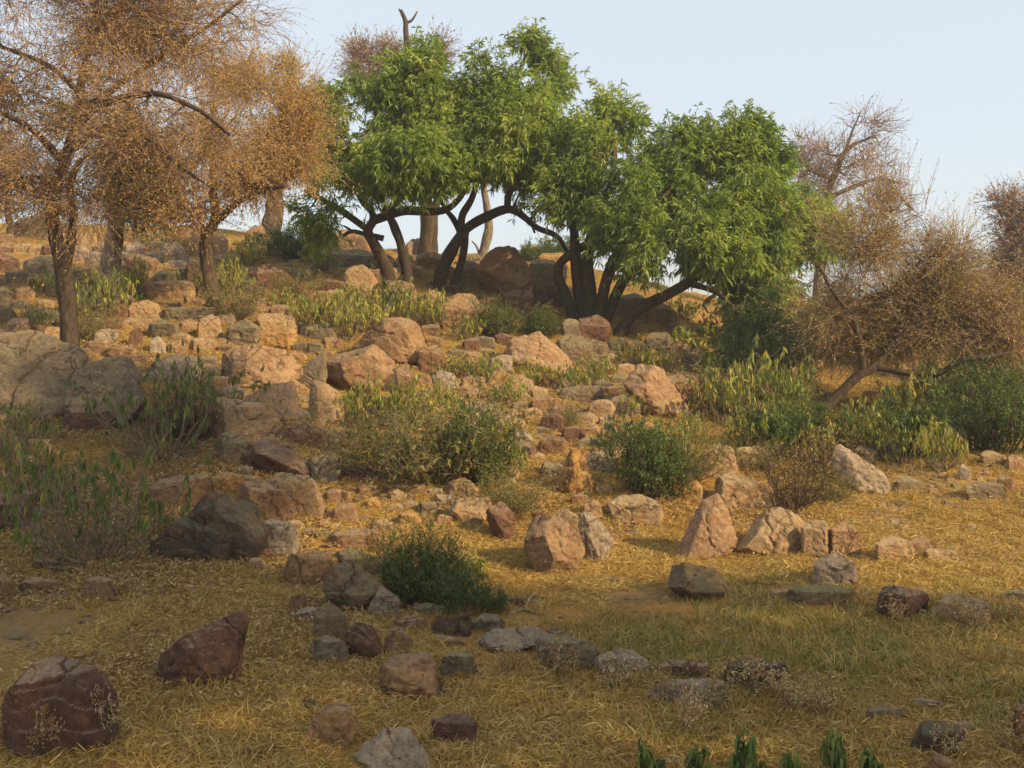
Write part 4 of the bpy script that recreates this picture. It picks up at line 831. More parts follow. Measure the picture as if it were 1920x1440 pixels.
# --- trees that stand beyond the right edge of the view; their crowns shade the foreground and the lower left
def shade_tree(x, y, h, lobes, label, n=700, leaf='amber', per=9):
    t = Tree(960, 700, 10.0); t.Y = 10.0
    z0 = tz(x, y); t.base = np.array([x, y, z0])
    k = np.array([[x, y, z0], [x+.1, y+.05, z0+h*.25], [x-.1, y, z0+h*.5], [x+.1, y-.1, z0+h*.8]]); c = catmull(k, 6)
    t.limbs.append((c, 0.16, 0.07, 'trunk', None)); t.nodes.append(c); t.nr.append(np.linspace(.16, .07, len(c)))
    def samp(n_, lo):
        i = RNG.choice(len(lobes), n_); L_ = np.array(lobes, float)[i]; d = norm(RNG.normal(size=(n_, 3)))
        return L_[:, :3]+d*(RNG.random(n_)**(1/2.6))[:, None]*L_[:, 3:6]
    nodes = c.copy(); out = []
    for num, K, r, bt in ((40, 8, .04, 6), (n, 5, .014, 60)):
        T = samp(num, 0); T = T[np.argsort([np.min(((nodes-q_)**2).sum(1)) for q_ in T])]; PS = []
        for b0 in range(0, num, bt):
            tt = T[b0:b0+bt]; j = ((tt[:, None]-nodes[None])**2).sum(-1).argmin(1); ps = bez(nodes[j], tt, K, .08, .14); PS.append(ps); nodes = np.vstack([nodes, ps[:, 1:].reshape(-1, 3)])
        PS = np.concatenate(PS); out.append((PS, np.repeat(np.linspace(r, r*.4, K)[None], len(PS), 0)))
    t.l2 = out; p2 = out[1][0]; t.tipsrc = p2[:, 2:].reshape(-1, 3); t.tipdir = norm(np.gradient(p2, axis=1))[:, 2:].reshape(-1, 3)
    L_ = np.array(lobes, float); t.C = L_[:, :3]; t.R = L_[:, 3:6]
    t.twigs(n*5, 0.35, spread=1).build('thorn_tree', label, 'tree', 'brown', leaf, per, 0.075, 0.045, 0.1, 0, 1, None, 'brown')
def over(x, y, h):                     # crown centre that throws its shade on ground point (x, y)
    k = h/SUN.z; return (x+SUN.x*k, y+SUN.y*k, h)
def lob(x, y, h, a, b=None, c=None): return over(x, y, h)+(a, b or a, c or a*0.6)
shade_tree(8.0, -0.9, 6.0, [lob(-1.6,4.1,5.2,1.5), lob(0.2,3.9,5.2,1.6), lob(1.9,4.3,5.2,1.4), lob(-2.8,5.2,5.6,1.3,1.2), lob(-.4,5.0,5.4,1.1,.7)], 'spreading thorn tree beyond the right edge that shades the foreground', 900)
shade_tree(6.6, 1.0, 7.6, [lob(-3.1,7.0,6.6,1.0,1.0), lob(-3.6,8.6,6.8,.9,1.0), lob(-4.3,6.0,6.6,1.2), lob(-2.4,5.9,6.2,.8,.7), lob(-4.9,9.5,7,1.0), lob(-4.5,8.0,7,1.1)], 'taller thorn tree beyond the right edge that shades the lower left', 700)
# ------------------------------------------------------------------ shrubs
def shrub(kind, seed):
    """unit-size shrub (1 m tall) -> dict of unlinked meshes"""
    global RNG
    keep = RNG; RNG = np.random.default_rng(seed); out = {}
    st = MB(); lf = MB(); R_ = RNG
    def stems(n, h, sp, K=7, bend=.25, r=.012, lean=0.0):
        an = R_.random(n)*2*math.pi; rr = sp*np.sqrt(R_.random(n)); H = h*(0.45+0.55*R_.random(n))
        b = np.stack([np.cos(an)*rr*.18, np.sin(an)*rr*.18, np.zeros(n)-.03], 1)
        e = np.stack([np.cos(an)*rr+lean, np.sin(an)*rr, H*(1-0.35*(rr/sp)**2)], 1)
        t = np.linspace(0, 1, K)[None, :, None]
        m = b*.5+e*.5; m[:, :2] += (e-b)[:, :2]*bend; m[:, 2] -= H*.12*np.sign(bend); m += R_.normal(size=m.shape)*h*.06
        p = (1-t)**2*b[:, None]+2*t*(1-t)*m[:, None]+t*t*e[:, None]; p[:, 1:-1] += R_.normal(size=(n, K-2, 3))*h*.014
        return p, np.repeat(np.linspace(r, r*.35, K)[None], n, 0)
    def sub(p, n, ln, up=.5, r=.005, lo=.35, K=4):
        j = R_.integers(0, len(p), n); K0 = p.shape[1]; t = (lo+(1-lo)*R_.random(n))*(K0-1); i = np.minimum(t.astype(int), K0-2); f = (t-i)[:, None]
        a = p[j, i]*(1-f)+p[j, i+1]*f; d = norm(p[j, i+1]-p[j, i]+R_.normal(size=(n, 3))*.7+np.array([0, 0, up]))
        return bez(a, a+d*(ln*(.5+R_.random(n)))[:, None], K, .05, .12), np.repeat(np.linspace(r, r*.4, K)[None], n, 0)
    def hang(c, n, ln, wd, gr=.0, spread=.45, tall=.0, tone=None):
        j = np.repeat(np.arange(len(c)), n); a = c[j].copy(); a[:, 2] -= tall*R_.random(len(j))
        d = norm(R_.normal(size=(len(j), 3))*spread+np.array([0, 0, -1.0+gr])); sc = .6+.7*R_.random(len(j))
        tn = np.clip((R_.random(len(c))[j]*.6+R_.random(len(j))*.4) if tone is None else tone[j]+.2*R_.random(len(j)), 0, 1)
        leaves(lf, a, d, ln*sc, wd*(.7+.6*R_.random(len(j))), tn, .1)
    if kind == 'wilt':          # many thin erect stems, bunches of limp leaves at every tip
        p, r = stems(34, 1.0, .62, r=.010); tubes(st, p, r, 4); p2, r2 = sub(p, 60, .24, .9); tubes(st, p2, r2, 3)
        hang(p[:, -1], 6, .12, .032, .0, .34, .07); hang(p2[:, -1], 4, .11, .03, .0, .36, .06); hang(p2[:40, 2], 3, .12, .03, .0, .3, .05); hang(p[:, 5], 2, .12, .03, .1, .4)
    elif kind == 'herb':        # small erect stems clothed with upright and hanging leaves
        p, r = stems(16, 1.0, .55, r=.016, bend=.1); tubes(st, p, r, 4)
        for k in range(2, 7): hang(p[:, k], 4, .26, .075, .5, .6, .05)
    elif kind == 'big':         # open woody shrub with big limp leaves and curling bare twigs
        p, r = stems(30, .9, .95, K=8, bend=.35, r=.011); tubes(st, p, r, 5); p2, r2 = sub(p, 75, .30, .6, .0055); tubes(st, p2, r2, 4)
        p3, r3 = stems(26, .28, .9, K=8, bend=.1, r=.009); p3[:, 3:6] += R_.normal(size=(26, 3, 3))*.035; tubes(st, p3, r3, 4); p4, r4 = sub(p3, 50, .25, .1, .004); tubes(st, p4, r4, 3)
        hang(p2[:, -1], 6, .08, .030, .0, .32, .05); hang(p[:, -1], 7, .085, .032, .0, .3, .06); hang(p2[:30, 2], 3, .07, .028, .0, .3, .04)
    elif kind == 'dense':       # small-leaved dark bush
        p, r = stems(40, 1.0, .8, r=.010, bend=.15); tubes(st, p, r, 4); p2, r2 = sub(p, 380, .24, .5, .004, .2); tubes(st, p2, r2, 3)
        p3, r3 = sub(p2, 900, .12, .3, .0025, .3); tubes(st, p3, r3, 3)
        for q_ in (p2, p3):
            for k in range(1, 4):
                m = len(q_); a = np.repeat(q_[:, k], 3, 0); leaves(lf, a, norm(R_.normal(size=a.shape)+[0, 0, .2]), .038*(.6+.8*R_.random(len(a))), .019, R_.random(len(a)), .1)
    elif kind == 'feather':     # fine pinnate foliage
        p, r = stems(22, 1.0, .75, r=.010); tubes(st, p, r, 4); p2, r2 = sub(p, 330, .32, .3, .004, .2); tubes(st, p2, r2, 3)
        for rep in range(15):
            t = R_.random(len(p2))*3; i = np.minimum(t.astype(int), 2); f = (t-i)[:, None]; jj = np.arange(len(p2)); a = p2[jj, i]*(1-f)+p2[jj, i+1]*f
            a = np.repeat(a, 2, 0); leaves(lf, a, norm(R_.normal(size=a.shape)*[1, 1, .5]+[0, 0, -.25]), .07*(.6+.8*R_.random(len(a))), .014, R_.random(len(a)), .3)
    elif kind == 'twiggy':      # nearly leafless, brown
        p, r = stems(60, 1.0, .85, r=.009, bend=.1); tubes(st, p, r, 4); p2, r2 = sub(p, 420, .26, .4, .004, .25); tubes(st, p2, r2, 3)
        a = p2[:, -1]; leaves(lf, np.repeat(a, 2, 0), norm(R_.normal(size=(len(a)*2, 3))), .05, .022, R_.random(len(a)*2), .1)
    elif kind == 'rubble':      # dry mat of thin stalks mixed with small yellow-green leaves
        p, r = stems(70, 1.0, .95, r=.007, bend=.3); tubes(st, p, r, 3); p2, r2 = sub(p, 330, .25, .4, .004, .2); tubes(st, p2, r2, 3)
        for k in (1, 2, 3): a = np.repeat(p2[:, k], 2, 0); leaves(lf, a, norm(R_.normal(size=a.shape)+[0, 0, -.3]), .07*(.5+R_.random(len(a))), .024, R_.random(len(a)), .1)
    elif kind == 'rosette':     # clump of long green leaves hanging from short stalks
        p, r = stems(9, .8, .5, r=.014, bend=.1); tubes(st, p, r, 5)
        j = np.repeat(np.arange(9), 12); m = len(j); b0 = p[j, R_.integers(3, 7, m)]; az = R_.random(m)*6.28; h = np.stack([np.cos(az), np.sin(az), np.zeros(m)], 1); L_ = (.34*(.55+.7*R_.random(m)))[:, None]
        s = np.stack([-np.sin(az), np.cos(az), .3*R_.normal(size=m)], 1)*(.05*(.7+.7*R_.random(m)))[:, None]; z = np.array([0, 0, 1.]); k = .3+.6*R_.random(m)[:, None]
        p1 = b0+h*L_*.22*k+z*L_*.18; p2_ = b0+h*L_*.5*k+z*L_*.08; p3_ = b0+h*L_*.66*k-z*L_*.34; p4_ = b0+h*L_*.66*k-z*L_*.8
        v = np.stack([b0, p1+s*.7, p1-s*.7, p2_+s, p2_-s, p3_+s*.9, p3_-s*.9, p4_], 1); i = np.arange(m)[:, None]*8
        lf.add(v.reshape(-1, 3), f3=np.concatenate([i+[[0, 1, 2]], i+[[1, 3, 2]], i+[[2, 3, 4]], i+[[3, 5, 4]], i+[[4, 5, 6]], i+[[5, 7, 6]]]), r=np.repeat(R_.random(m)*.75, 8))
    elif kind == 'weed':        # dry stalks with pale seed heads
        p, r = stems(26, 1.0, .5, r=.007, bend=.1); tubes(st, p, r, 3); p2, r2 = sub(p, 70, .2, .6, .004, .5); tubes(st, p2, r2, 3)
        for q_ in (p, p2):
            for k in range(q_.shape[1]-3, q_.shape[1]): a = np.repeat(q_[:, k], 2, 0); leaves(lf, a, norm(R_.normal(size=a.shape)+[0, 0, .3]), .06*(.6+.8*R_.random(len(a))), .032, R_.random(len(a)), .0)
    RNG = keep
    MT = {'wilt': ('twig', 'wilt'), 'herb': ('twig', 'wilt'), 'big': ('twig', 'wiltg'), 'dense': ('brown', 'deep'), 'feather': ('brown', 'feather'), 'twiggy': ('brown', 'dry'), 'rubble': ('twig', 'olive'), 'rosette': ('twig', 'wiltg'), 'weed': ('twig', 'seed')}[kind]
    return [(st, 'stems', BK[MT[0]]), (lf, 'foliage', LM[MT[1]])]
_sh = {}
def place(kind, u, v, hpx, label, wr=1.0, name='shrub', cat='shrub', group=None, var=None, Y=None, leafm=None):
    Y = Y or hit(u, v); x = (u-CX)/F*Y; z = tz(x, Y); H = hpx/F*Y
    var = random.randint(0, 2) if var is None else var; key = (kind, var, leafm)
    r = empty(name, (x, Y, z), label, cat, group); r.rotation_euler = (0, 0, random.uniform(0, 6.28)); r.scale = (H*wr, H*wr, H)
    if kind in ('rosette', 'weed', 'herb'): r.rotation_euler = (random.uniform(-.2, .2), random.uniform(-.2, .2), r.rotation_euler[2])
    if key not in _sh:
        _sh[key] = []
        for mb, nm, mt in shrub(kind, 100+var*7+len(kind)):
            if leafm and nm == 'foliage': mt = LM[leafm]
            o = mb.build(nm, mt, parent=r); o['kind'] = 'stuff'; _sh[key].append(o)
    else:
        for s in _sh[key]:
            o = s.copy(); o.parent = r; COL.objects.link(o)
    return r
G1 = 'limp-leaved shrubs on the rocky slope'
for kind, u, v, h, wr, label in [
 ('big', 185, 1052, 270, .68, 'big open shrub with limp green leaves and curling bare twigs at lower left'),
 ('big', 55, 960, 190, .6, 'large-leaved shrub at the left edge behind the big open shrub'),
 ('big', 305, 858, 190, .75, 'shrub with a mass of limp dark leaves below the grey slabs'),
 ('big', 390, 800, 150, .8, 'smaller limp-leaved shrub on the edge of the long tan ledge'),
 ('big', 45, 860, 130, .6, 'single stemmed shrub with very big leaves at the left edge'),
 ('wilt', 590, 625, 95, .9, 'yellow-green shrub at the left end of the row under the left green tree'),
 ('wilt', 645, 640, 110, .9, 'tallest yellow-green shrub in the row under the left green tree'),
 ('wilt', 690, 625, 95, .9, 'yellow-green shrub third in the row under the left green tree'),
 ('wilt', 735, 590, 80, .9, 'darker limp shrub at the foot of the twin crooked trunks'),
 ('wilt', 775, 610, 85, .9, 'limp shrub between the twin trunks and the great cracked boulder'),
 ('wilt', 810, 620, 90, .8, 'limp yellow shrub left of the broad mauve boulder under the trees'),
 ('wilt', 665, 580, 60, 1.1, 'low yellow shrub just behind the row under the left green tree'),
 ('wilt', 690, 790, 105, .7, 'yellow-green shrub directly below the split block'),
 ('wilt', 740, 800, 90, .8, 'limp shrub below the tall pink slab'),
 ('wilt', 655, 800, 80, .8, 'small yellow shrub between the pointed tan rock and the thicket'),
 ('wilt', 800, 800, 110, .9, 'limp shrub in the middle of the central thicket top'),
 ('rubble', 740, 890, 160, 1.0, 'tangled dry thicket with small leaves right of the dark red stone'),
 ('rubble', 820, 900, 185, 1.0, 'tangled olive thicket in the centre of the picture'),
 ('dense', 900, 910, 165, .8, 'dark-based green bush at the right end of the central thicket'),
 ('wilt', 945, 900, 120, .7, 'yellow-leaved shrub leaning on the dark-based central bush'),
 ('wilt', 870, 850, 90, .9, 'limp yellow-green shrub on top of the olive thicket'),
 ('rubble', 960, 965, 90, 1.1, 'dry grassy bush above the flat-topped block'),
 ('wilt', 850, 710, 60, 1.0, 'small yellow herb clump right of the great cracked boulder'),
 ('wilt', 905, 720, 70, .9, 'yellow herb clump left of the sloping pink slab'),
 ('wilt', 1000, 725, 60, 1.0, 'yellow herb clump in front of the sloping pink slab'),
 ('wilt', 1075, 735, 70, .9, 'yellow herb clump right of the sloping pink slab'),
 ('wilt', 1125, 725, 70, .9, 'yellow herb clump below the tilted grey slab'),
 ('wilt', 955, 760, 60, 1.0, 'low yellow herb clump above the grey flat stone'),
 ('dense', 930, 635, 85, .7, 'dark green bush beside the broad mauve boulder under the trees'),
 ('dense', 1010, 635, 65, .9, 'smaller green bush in front of the black-shadowed rock'),
 ('dense', 1215, 935, 150, .8, 'dark-hearted green bush in the middle of the slope foot'),
 ('wilt', 1250, 900, 130, .8, 'yellow-green shrub rising out of the dark-hearted bush'),
 ('wilt', 1165, 850, 90, .9, 'limp shrub at the upper left of the dark-hearted bush'),
 ('rubble', 1290, 900, 110, .9, 'dry grey-green bush right of the dark-hearted bush'),
 ('twiggy', 1492, 955, 120, .8, 'bare brown twiggy bush at the slope foot on the right'),
 ('dense', 790, 1130, 125, .95, 'dark green small-leaved bush beside the olive-grey boulder'),
 ('dense', 868, 1145, 85, 1.2, 'low green mat spreading right from the dark small-leaved bush'),
 ('dense', 925, 1150, 50, 1.0, 'low tip of the green mat behind the dark-topped grey block'),
 ('rubble', 770, 1110, 150, .7, 'sparse thin-stemmed shrub rising above the dark green bush'),
 ('herb', 880, 1090, 70, .9, 'slim yellow-green herb behind the dark green bush'),
 ('feather', 1430, 720, 190, .7, 'feathery green bush under the right green tree'),
 ('feather', 1500, 680, 150, .8, 'feathery bush behind and right of the large feathery one'),
 ('feather', 1385, 650, 90, .7, 'small feathery bush at the tip of the low bough'),
 ('wilt', 1370, 800, 140, .9, 'yellow-green shrub below the maroon slab'),
 ('wilt', 1440, 790, 150, .9, 'green shrub left of the foot of the leaning thorn tree'),
 ('feather', 1450, 850, 110, .8, 'blue-green feathery bush above the flat-topped tan slab'),
 ('wilt', 1520, 870, 90, .9, 'limp shrub left of the large pale grey boulder'),
 ('wilt', 1600, 850, 105, .9, 'green shrub behind the large pale grey boulder'),
 ('wilt', 1660, 850, 115, .9, 'green shrub in the right thicket below the leaning trunk'),
 ('wilt', 1690, 870, 110, .8, 'dry-footed shrub right of the large pale grey boulder'),
 ('wilt', 1760, 880, 120, .8, 'yellow shrub with a straw foot near the far right heap'),
 ('wilt', 1720, 800, 130, .9, 'green shrub in the middle of the right thicket'),
 ('wilt', 1680, 780, 75, .9, 'bright green shrub right of the leaning trunk foot'),
  ('wilt', 1790, 830, 100, .9, 'green shrub at the right end of the thicket'),
 ('dense', 1880, 850, 180, .8, 'dark green bush at the far right edge'),
 ('dense', 1905, 760, 150, .8, 'taller dark green bush behind the one at the far right edge'),
 ('dense', 1830, 720, 90, .9, 'green leafy bush under the arch of the right thorn tree'),
 ('wilt', 1490, 810, 100, .9, 'green shrub just left of the leaning thorn trunk foot'),
 ('dense', 1540, 850, 110, .9, 'small-leaved green bush above the twiggy brown bush'),
 ('wilt', 1330, 770, 90, .9, 'yellow-green shrub right of the dark sloping rock'),
 ('feather', 1730, 850, 120, .9, 'feathery green bush in the right thicket'),
 ('dense', 1820, 800, 140, .9, 'dark green bush between the thicket and the far right bushes'),
  ('wilt', 880, 640, 60, .9, 'limp herb at the foot of the broad mauve boulder'),
 ('wilt', 540, 590, 60, 1.0, 'low limp shrub left of the yellow-green row'),
 ('wilt', 350, 560, 60, 1.0, 'yellow herb left of the thin dark second trunk'),
 ('wilt', 110, 560, 70, 1.0, 'yellow-green herb behind the leftmost trunk'),
 ('rubble', 1335, 770, 110, .9, 'olive bush left of the large feathery bush'),
 ('rubble', 1470, 760, 120, .8, 'tall olive bush at the left of the leaning thorn trunk'),
 ('dense', 1400, 730, 110, .9, 'dark green bush behind the maroon slab'),
  ('dense', 1770, 760, 100, .9, 'green bush in front of the pale rock under the arch'),
 ('wilt', 1420, 850, 110, .9, 'green shrub right of the small herb above the tan outcrop'),
 ('twiggy', 1560, 900, 110, .8, 'brown twiggy bush left of the large pale grey boulder'),
 ('feather', 1550, 640, 110, .9, 'feathery bush on the ridge behind the leaning thorn tree'),
 ('rubble', 560, 560, 60, 1.1, 'dry bush in the shade behind the yellow-green row'),
 ('rubble', 1060, 800, 50, 1.0, 'low dry bush at the side of the straw gap'),
 ('twiggy', 350, 830, 110, .9, 'bare twiggy bush in front of the two grey slabs'),
 ('rubble', 1560, 940, 70, .9, 'dry bush in front of the large pale grey boulder'),
 ('rubble', 1420, 880, 70, .9, 'small grassy bush on the flat-topped tan slab'),
 ('wilt', 1230, 700, 60, 1.0, 'dark yellow herb clump under the low bough'),
 ('herb', 1290, 660, 60, 1.2, 'herb clump on the shady slope right of the low bough'),
 ('wilt', 1340, 650, 70, 1.0, 'tall-stemmed herb clump beside the black rock in shade'),
 ('wilt', 1190, 690, 60, 1.0, 'herb clump at the foot of the low bough'),
 ('herb', 1330, 700, 60, 1.1, 'dark herb clump above the maroon slab'),
 ('wilt', 1285, 600, 50, 1.1, 'yellow herb clump on the ridge under the right crown'),
 ('wilt', 195, 600, 120, .8, 'yellow-green shrub at the foot of the grey tree trunk'),
 ('wilt', 240, 560, 90, .8, 'yellow shrub right of the grey tree trunk'),
 ('rubble', 170, 640, 80, .8, 'dry olive shrub right of the leftmost trunk'),
 ('wilt', 425, 560, 90, .9, 'yellow-green shrub right of the second tree trunk'),
 ('rubble', 440, 600, 80, .9, 'dry shrub behind the lichen-grey boulder'),
 ('wilt', 500, 480, 60, 1.1, 'green shrub at the ridge under the far tall tree'),
 ('dense', 560, 490, 75, 1.0, 'green bush on the ridge left of the green trees'),
 ('wilt', 460, 500, 60, 1.0, 'yellow shrub below the far tall tree'),
 ('rubble', 300, 470, 60, 1.2, 'dry olive bush on the ridge between the left trees'),
 ('wilt', 600, 510, 70, 1.0, 'shaded green shrub left of the ridge bedrock'),
 ('wilt', 70, 620, 60, .9, 'yellow shrub left of the leftmost trunk'),
 ('wilt', 20, 700, 70, .9, 'pale green shrub on the huge flat slab'),
 ('feather', 1000, 492, 40, 1.3, 'small feathery bush on the skyline under the arching bough'),
 ('feather', 1050, 490, 60, .9, 'thin grey-green bush on the skyline left of the right green tree'),
 ('wilt', 1180, 780, 60, .9, 'small yellow herb left of the dark sloping rock'),
 ('wilt', 1300, 830, 70, .9, 'yellow herb clump below the dark sloping rock'),
 ('rosette', 1225, 1480, 105, .6, 'dark green limp-leaved plant leftmost along the bottom edge'),
 ('rosette', 1298, 1466, 80, .7, 'dark green limp-leaved plant second from the left along the bottom edge'),
 ('rosette', 1400, 1470, 110, .6, 'dark green limp-leaved plant third from the left along the bottom edge'),
 ('rosette', 1482, 1478, 95, .6, 'dark green limp-leaved plant third from the right along the bottom edge'),
 ('rosette', 1560, 1455, 100, .6, 'tallest dark green limp-leaved plant along the bottom edge'),
 ('rosette', 1630, 1470, 95, .6, 'dark green limp-leaved plant rightmost along the bottom edge'),
 ('weed', 75, 1425, 110, .5, 'dry stalk with pale seed heads in front of the bottom left boulder'),
 ('weed', 215, 1400, 130, .4, 'thin bare weed stalks right of the bottom left boulder'),
 ('weed', 1050, 1275, 90, .9, 'weed clump on the broken edge of the second long slab'),
 ('weed', 1165, 1300, 80, 1.0, 'weed clump in front of the overgrown slab'),
 ('weed', 1290, 1385, 110, .7, 'weed clump in front of the pale humped rock'),
 ('weed', 1420, 1310, 100, 1.1, 'dense weed clump covering the dark rock in the right foreground'),
 ('weed', 1480, 1340, 80, 1.1, 'dense weed clump right of the dark overgrown rock'),
 ('weed', 1685, 1175, 60, .9, 'seed-headed weeds in front of the cube-like rock'),
 ('weed', 1815, 1180, 60, 1.1, 'seed-headed weeds in front of the low ridged rock'),
 ('weed', 1780, 1425, 80, .9, 'weed clump at the foot of the dark-footed stone'),
 ('weed', 1900, 1170, 60, 1.0, 'weed clump at the right edge above the grass'),
  ('weed', 1340, 1340, 90, .9, 'weed clump at the right end of the pale humped rock'),
 ('weed', 1240, 1330, 90, .8, 'weed clump at the left end of the pale humped rock'),
 ('weed', 1540, 1345, 90, 1.0, 'weed clump standing alone right of the weedy dark rock'),
 ('weed', 960, 1270, 70, .9, 'weed clump under the front of the long flat slab'),
 ('weed', 740, 1265, 60, .5, 'single pale seed stalk before the small pointed stone'),
 ('weed', 1905, 1420, 90, .9, 'weed clump at the bottom right corner'),
 ]:
    nm, ct = {'rosette': ('leafy_plant', 'plant'), 'weed': ('dry_weed', 'weed'), 'herb': ('herb', 'plant')}.get(kind, ('shrub', 'shrub'))
    g = {'wilt': G1, 'big': G1, 'rosette': 'limp green plants along the bottom edge', 'weed': 'dry seed-headed weeds', 'dense': 'small-leaved green bushes'}.get(kind)
    place(kind, u, v, h, label, wr, nm, ct, g, leafm='deep' if kind == 'wilt' and 'dark' in label and 'yellow' not in label else None)
# white dead twig on the pale ground
Yt = hit(985, 1150); mb = MB()
def tw(path, r):
    c = catmull([P(a, b, Yt+dy)+[0, 0, .02] for a, b, dy in path], 5); limb_mesh(mb, c, r, r*.5, sides=6)
tw([(958,1157,-.05),(972,1152,0),(990,1150,0),(1012,1158,-.08)], .010); tw([(986,1150,0),(990,1135,.12),(998,1122,.22),(1008,1124,.2),(1022,1126,.2)], .009); tw([(996,1126,.2),(985,1120,.3)], .006)
tag(mb.build('dead_twig', BK['pale'], rnd=False), 'forked white dead twig lying on the ground right of the green bush', 'twig')
# ------------------------------------------------------------------ straw, fallen leaves, short grass, pebbles (what nobody could count)
def proto_col(name, meshes, mat):
    c = bpy.data.collections.new(name)
    for i, mb in enumerate(meshes):
        o = mb.build(f'{name}_{i}', mat, link=False); c.objects.link(o)
    return c
def blades(n, rad, ln, wd, flat, hgt, curve=.3, seg=2):
    mb = MB(); a = RNG.random(n)*6.28; r = rad*np.sqrt(RNG.random(n)); b = np.stack([np.cos(a)*r, np.sin(a)*r, hgt*RNG.random(n)-.004], 1)
    d = norm(np.concatenate([RNG.normal(size=(n, 2)), np.abs(RNG.normal(size=(n, 1)))*(1-flat)*2.2+.02], 1)); L_ = (ln*(.4+.9*RNG.random(n)))[:, None]
    s = norm(np.cross(d, np.array([0, 0, 1.])+RNG.normal(size=(n, 3))*.6))*(wd/2*(.6+.8*RNG.random(n)))[:, None]
    bendv = RNG.normal(size=(n, 3))*curve; bendv[:, 2] = -np.abs(bendv[:, 2])*(.6 if flat < .5 else .1)
    m = b+d*L_*.5; t = b+(d+bendv*.8)*L_; m[:, 2] += .01*flat*RNG.random(n); t[:, 2] = np.maximum(t[:, 2], .0)
    v = np.stack([b-s, b+s, m+s*.9, t, m-s*.9], 1); i = np.arange(n)[:, None]*5
    f = np.concatenate([i+np.array([[0, 1, 2]]), i+np.array([[0, 2, 4]]), i+np.array([[4, 2, 3]])])
    mb.add(v.reshape(-1, 3), f3=f, r=np.repeat(np.clip(RNG.random(n), 0, 1), 5)); return mb
def litter(n, rad, ln, wd):
    mb = MB(); a = RNG.random(n)*6.28; r = rad*np.sqrt(RNG.random(n)); b = np.stack([np.cos(a)*r, np.sin(a)*r, .006+.03*RNG.random(n)], 1)
    d = norm(RNG.normal(size=(n, 3))*[1, 1, .25]); L_ = (ln*(.5+.8*RNG.random(n)))[:, None]; s = norm(np.cross(d, np.array([0, 0, 1.])+RNG.normal(size=(n, 3))*.5))*wd*.5*(.6+.8*RNG.random(n))[:, None]
    up = np.array([0, 0, 1.])*L_*(RNG.random(n)*.35)[:, None]
    v = np.stack([b, b+d*L_*.4+s, b+d*L_*.4-s, b+d*L_*.75+s*.7+up, b+d*L_*.75-s*.7+up*.8, b+d*L_+up*.6], 1); i = np.arange(n)[:, None]*6
    f = np.concatenate([i+np.array([[0, 1, 2]]), i+np.array([[2, 1, 3]]), i+np.array([[2, 3, 4]]), i+np.array([[4, 3, 5]])])
    mb.add(v.reshape(-1, 3), f3=f, r=np.repeat(RNG.random(n), 6)); return mb
def scatter(name, label, col, pts, scl, mat=None):
    n = len(pts); me = bpy.data.meshes.new(name); me.vertices.add(n)
    z = terrain(pts[:, 0], pts[:, 1]); e = .06
    gx = (terrain(pts[:, 0]+e, pts[:, 1])-terrain(pts[:, 0]-e, pts[:, 1]))/(2*e); gy = (terrain(pts[:, 0], pts[:, 1]+e)-terrain(pts[:, 0], pts[:, 1]-e))/(2*e)
    sp = RNG.random(n)*6.28; c, s_ = np.cos(-sp), np.sin(-sp); lx = c*gx-s_*gy; ly = s_*gx+c*gy
    rot = np.stack([np.arctan(ly), -np.arctan(lx), sp], 1)
    me.vertices.foreach_set('co', np.stack([pts[:, 0], pts[:, 1], z], 1).astype(np.float32).ravel())
    a = me.attributes.new('rot', 'FLOAT_VECTOR', 'POINT'); a.data.foreach_set('vector', rot.astype(np.float32).ravel())
    a = me.attributes.new('scl', 'FLOAT', 'POINT'); a.data.foreach_set('value', scl.astype(np.float32))
    a = me.attributes.new('pick', 'INT', 'POINT'); a.data.foreach_set('value', RNG.integers(0, len(col.objects), n).astype(np.int32))
    o = bpy.data.objects.new(name, me); COL.objects.link(o)
    g = bpy.data.node_groups.new(name, 'GeometryNodeTree'); g.interface.new_socket('Geometry', in_out='INPUT', socket_type='NodeSocketGeometry'); g.interface.new_socket('Geometry', in_out='OUTPUT', socket_type='NodeSocketGeometry')
    N = g.nodes; gi = N.new('NodeGroupInput'); go = N.new('NodeGroupOutput'); ip = N.new('GeometryNodeInstanceOnPoints'); ci = N.new('GeometryNodeCollectionInfo')
    ci.inputs['Collection'].default_value = col; ci.inputs['Separate Children'].default_value = True; ci.inputs['Reset Children'].default_value = True
    ip.inputs['Pick Instance'].default_value = True
    def na(nm, ty):
        k = N.new('GeometryNodeInputNamedAttribute'); k.data_type = ty; k.inputs['Name'].default_value = nm; return k.outputs['Attribute']
    Lk = g.links.new; Lk(gi.outputs[0], ip.inputs['Points']); Lk(ci.outputs[0], ip.inputs['Instance']); Lk(na('pick', 'INT'), ip.inputs['Instance Index'])
    er = N.new('FunctionNodeEulerToRotation'); Lk(na('rot', 'FLOAT_VECTOR'), er.inputs[0]); Lk(er.outputs[0], ip.inputs['Rotation']); Lk(na('scl', 'FLOAT'), ip.inputs['Scale']); Lk(ip.outputs[0], go.inputs[0])
    md = o.modifiers.new('scatter', 'NODES'); md.node_group = g
    o['kind'] = 'stuff'; o['label'] = label; return o
def area_pts(n, y0=2.6, y1=22, tx0=-.68, tx1=.68, pw=1.35):
    """random points on the ground, thinning gently with distance"""
    y = (y0**(pw)+(y1**pw-y0**pw)*RNG.random(n))**(1/pw); x = y*(tx0+(tx1-tx0)*RNG.random(n)); return np.stack([x, y], 1)
def mask(p, f): return p[RNG.random(len(p)) < f(p[:, 0], p[:, 1])]
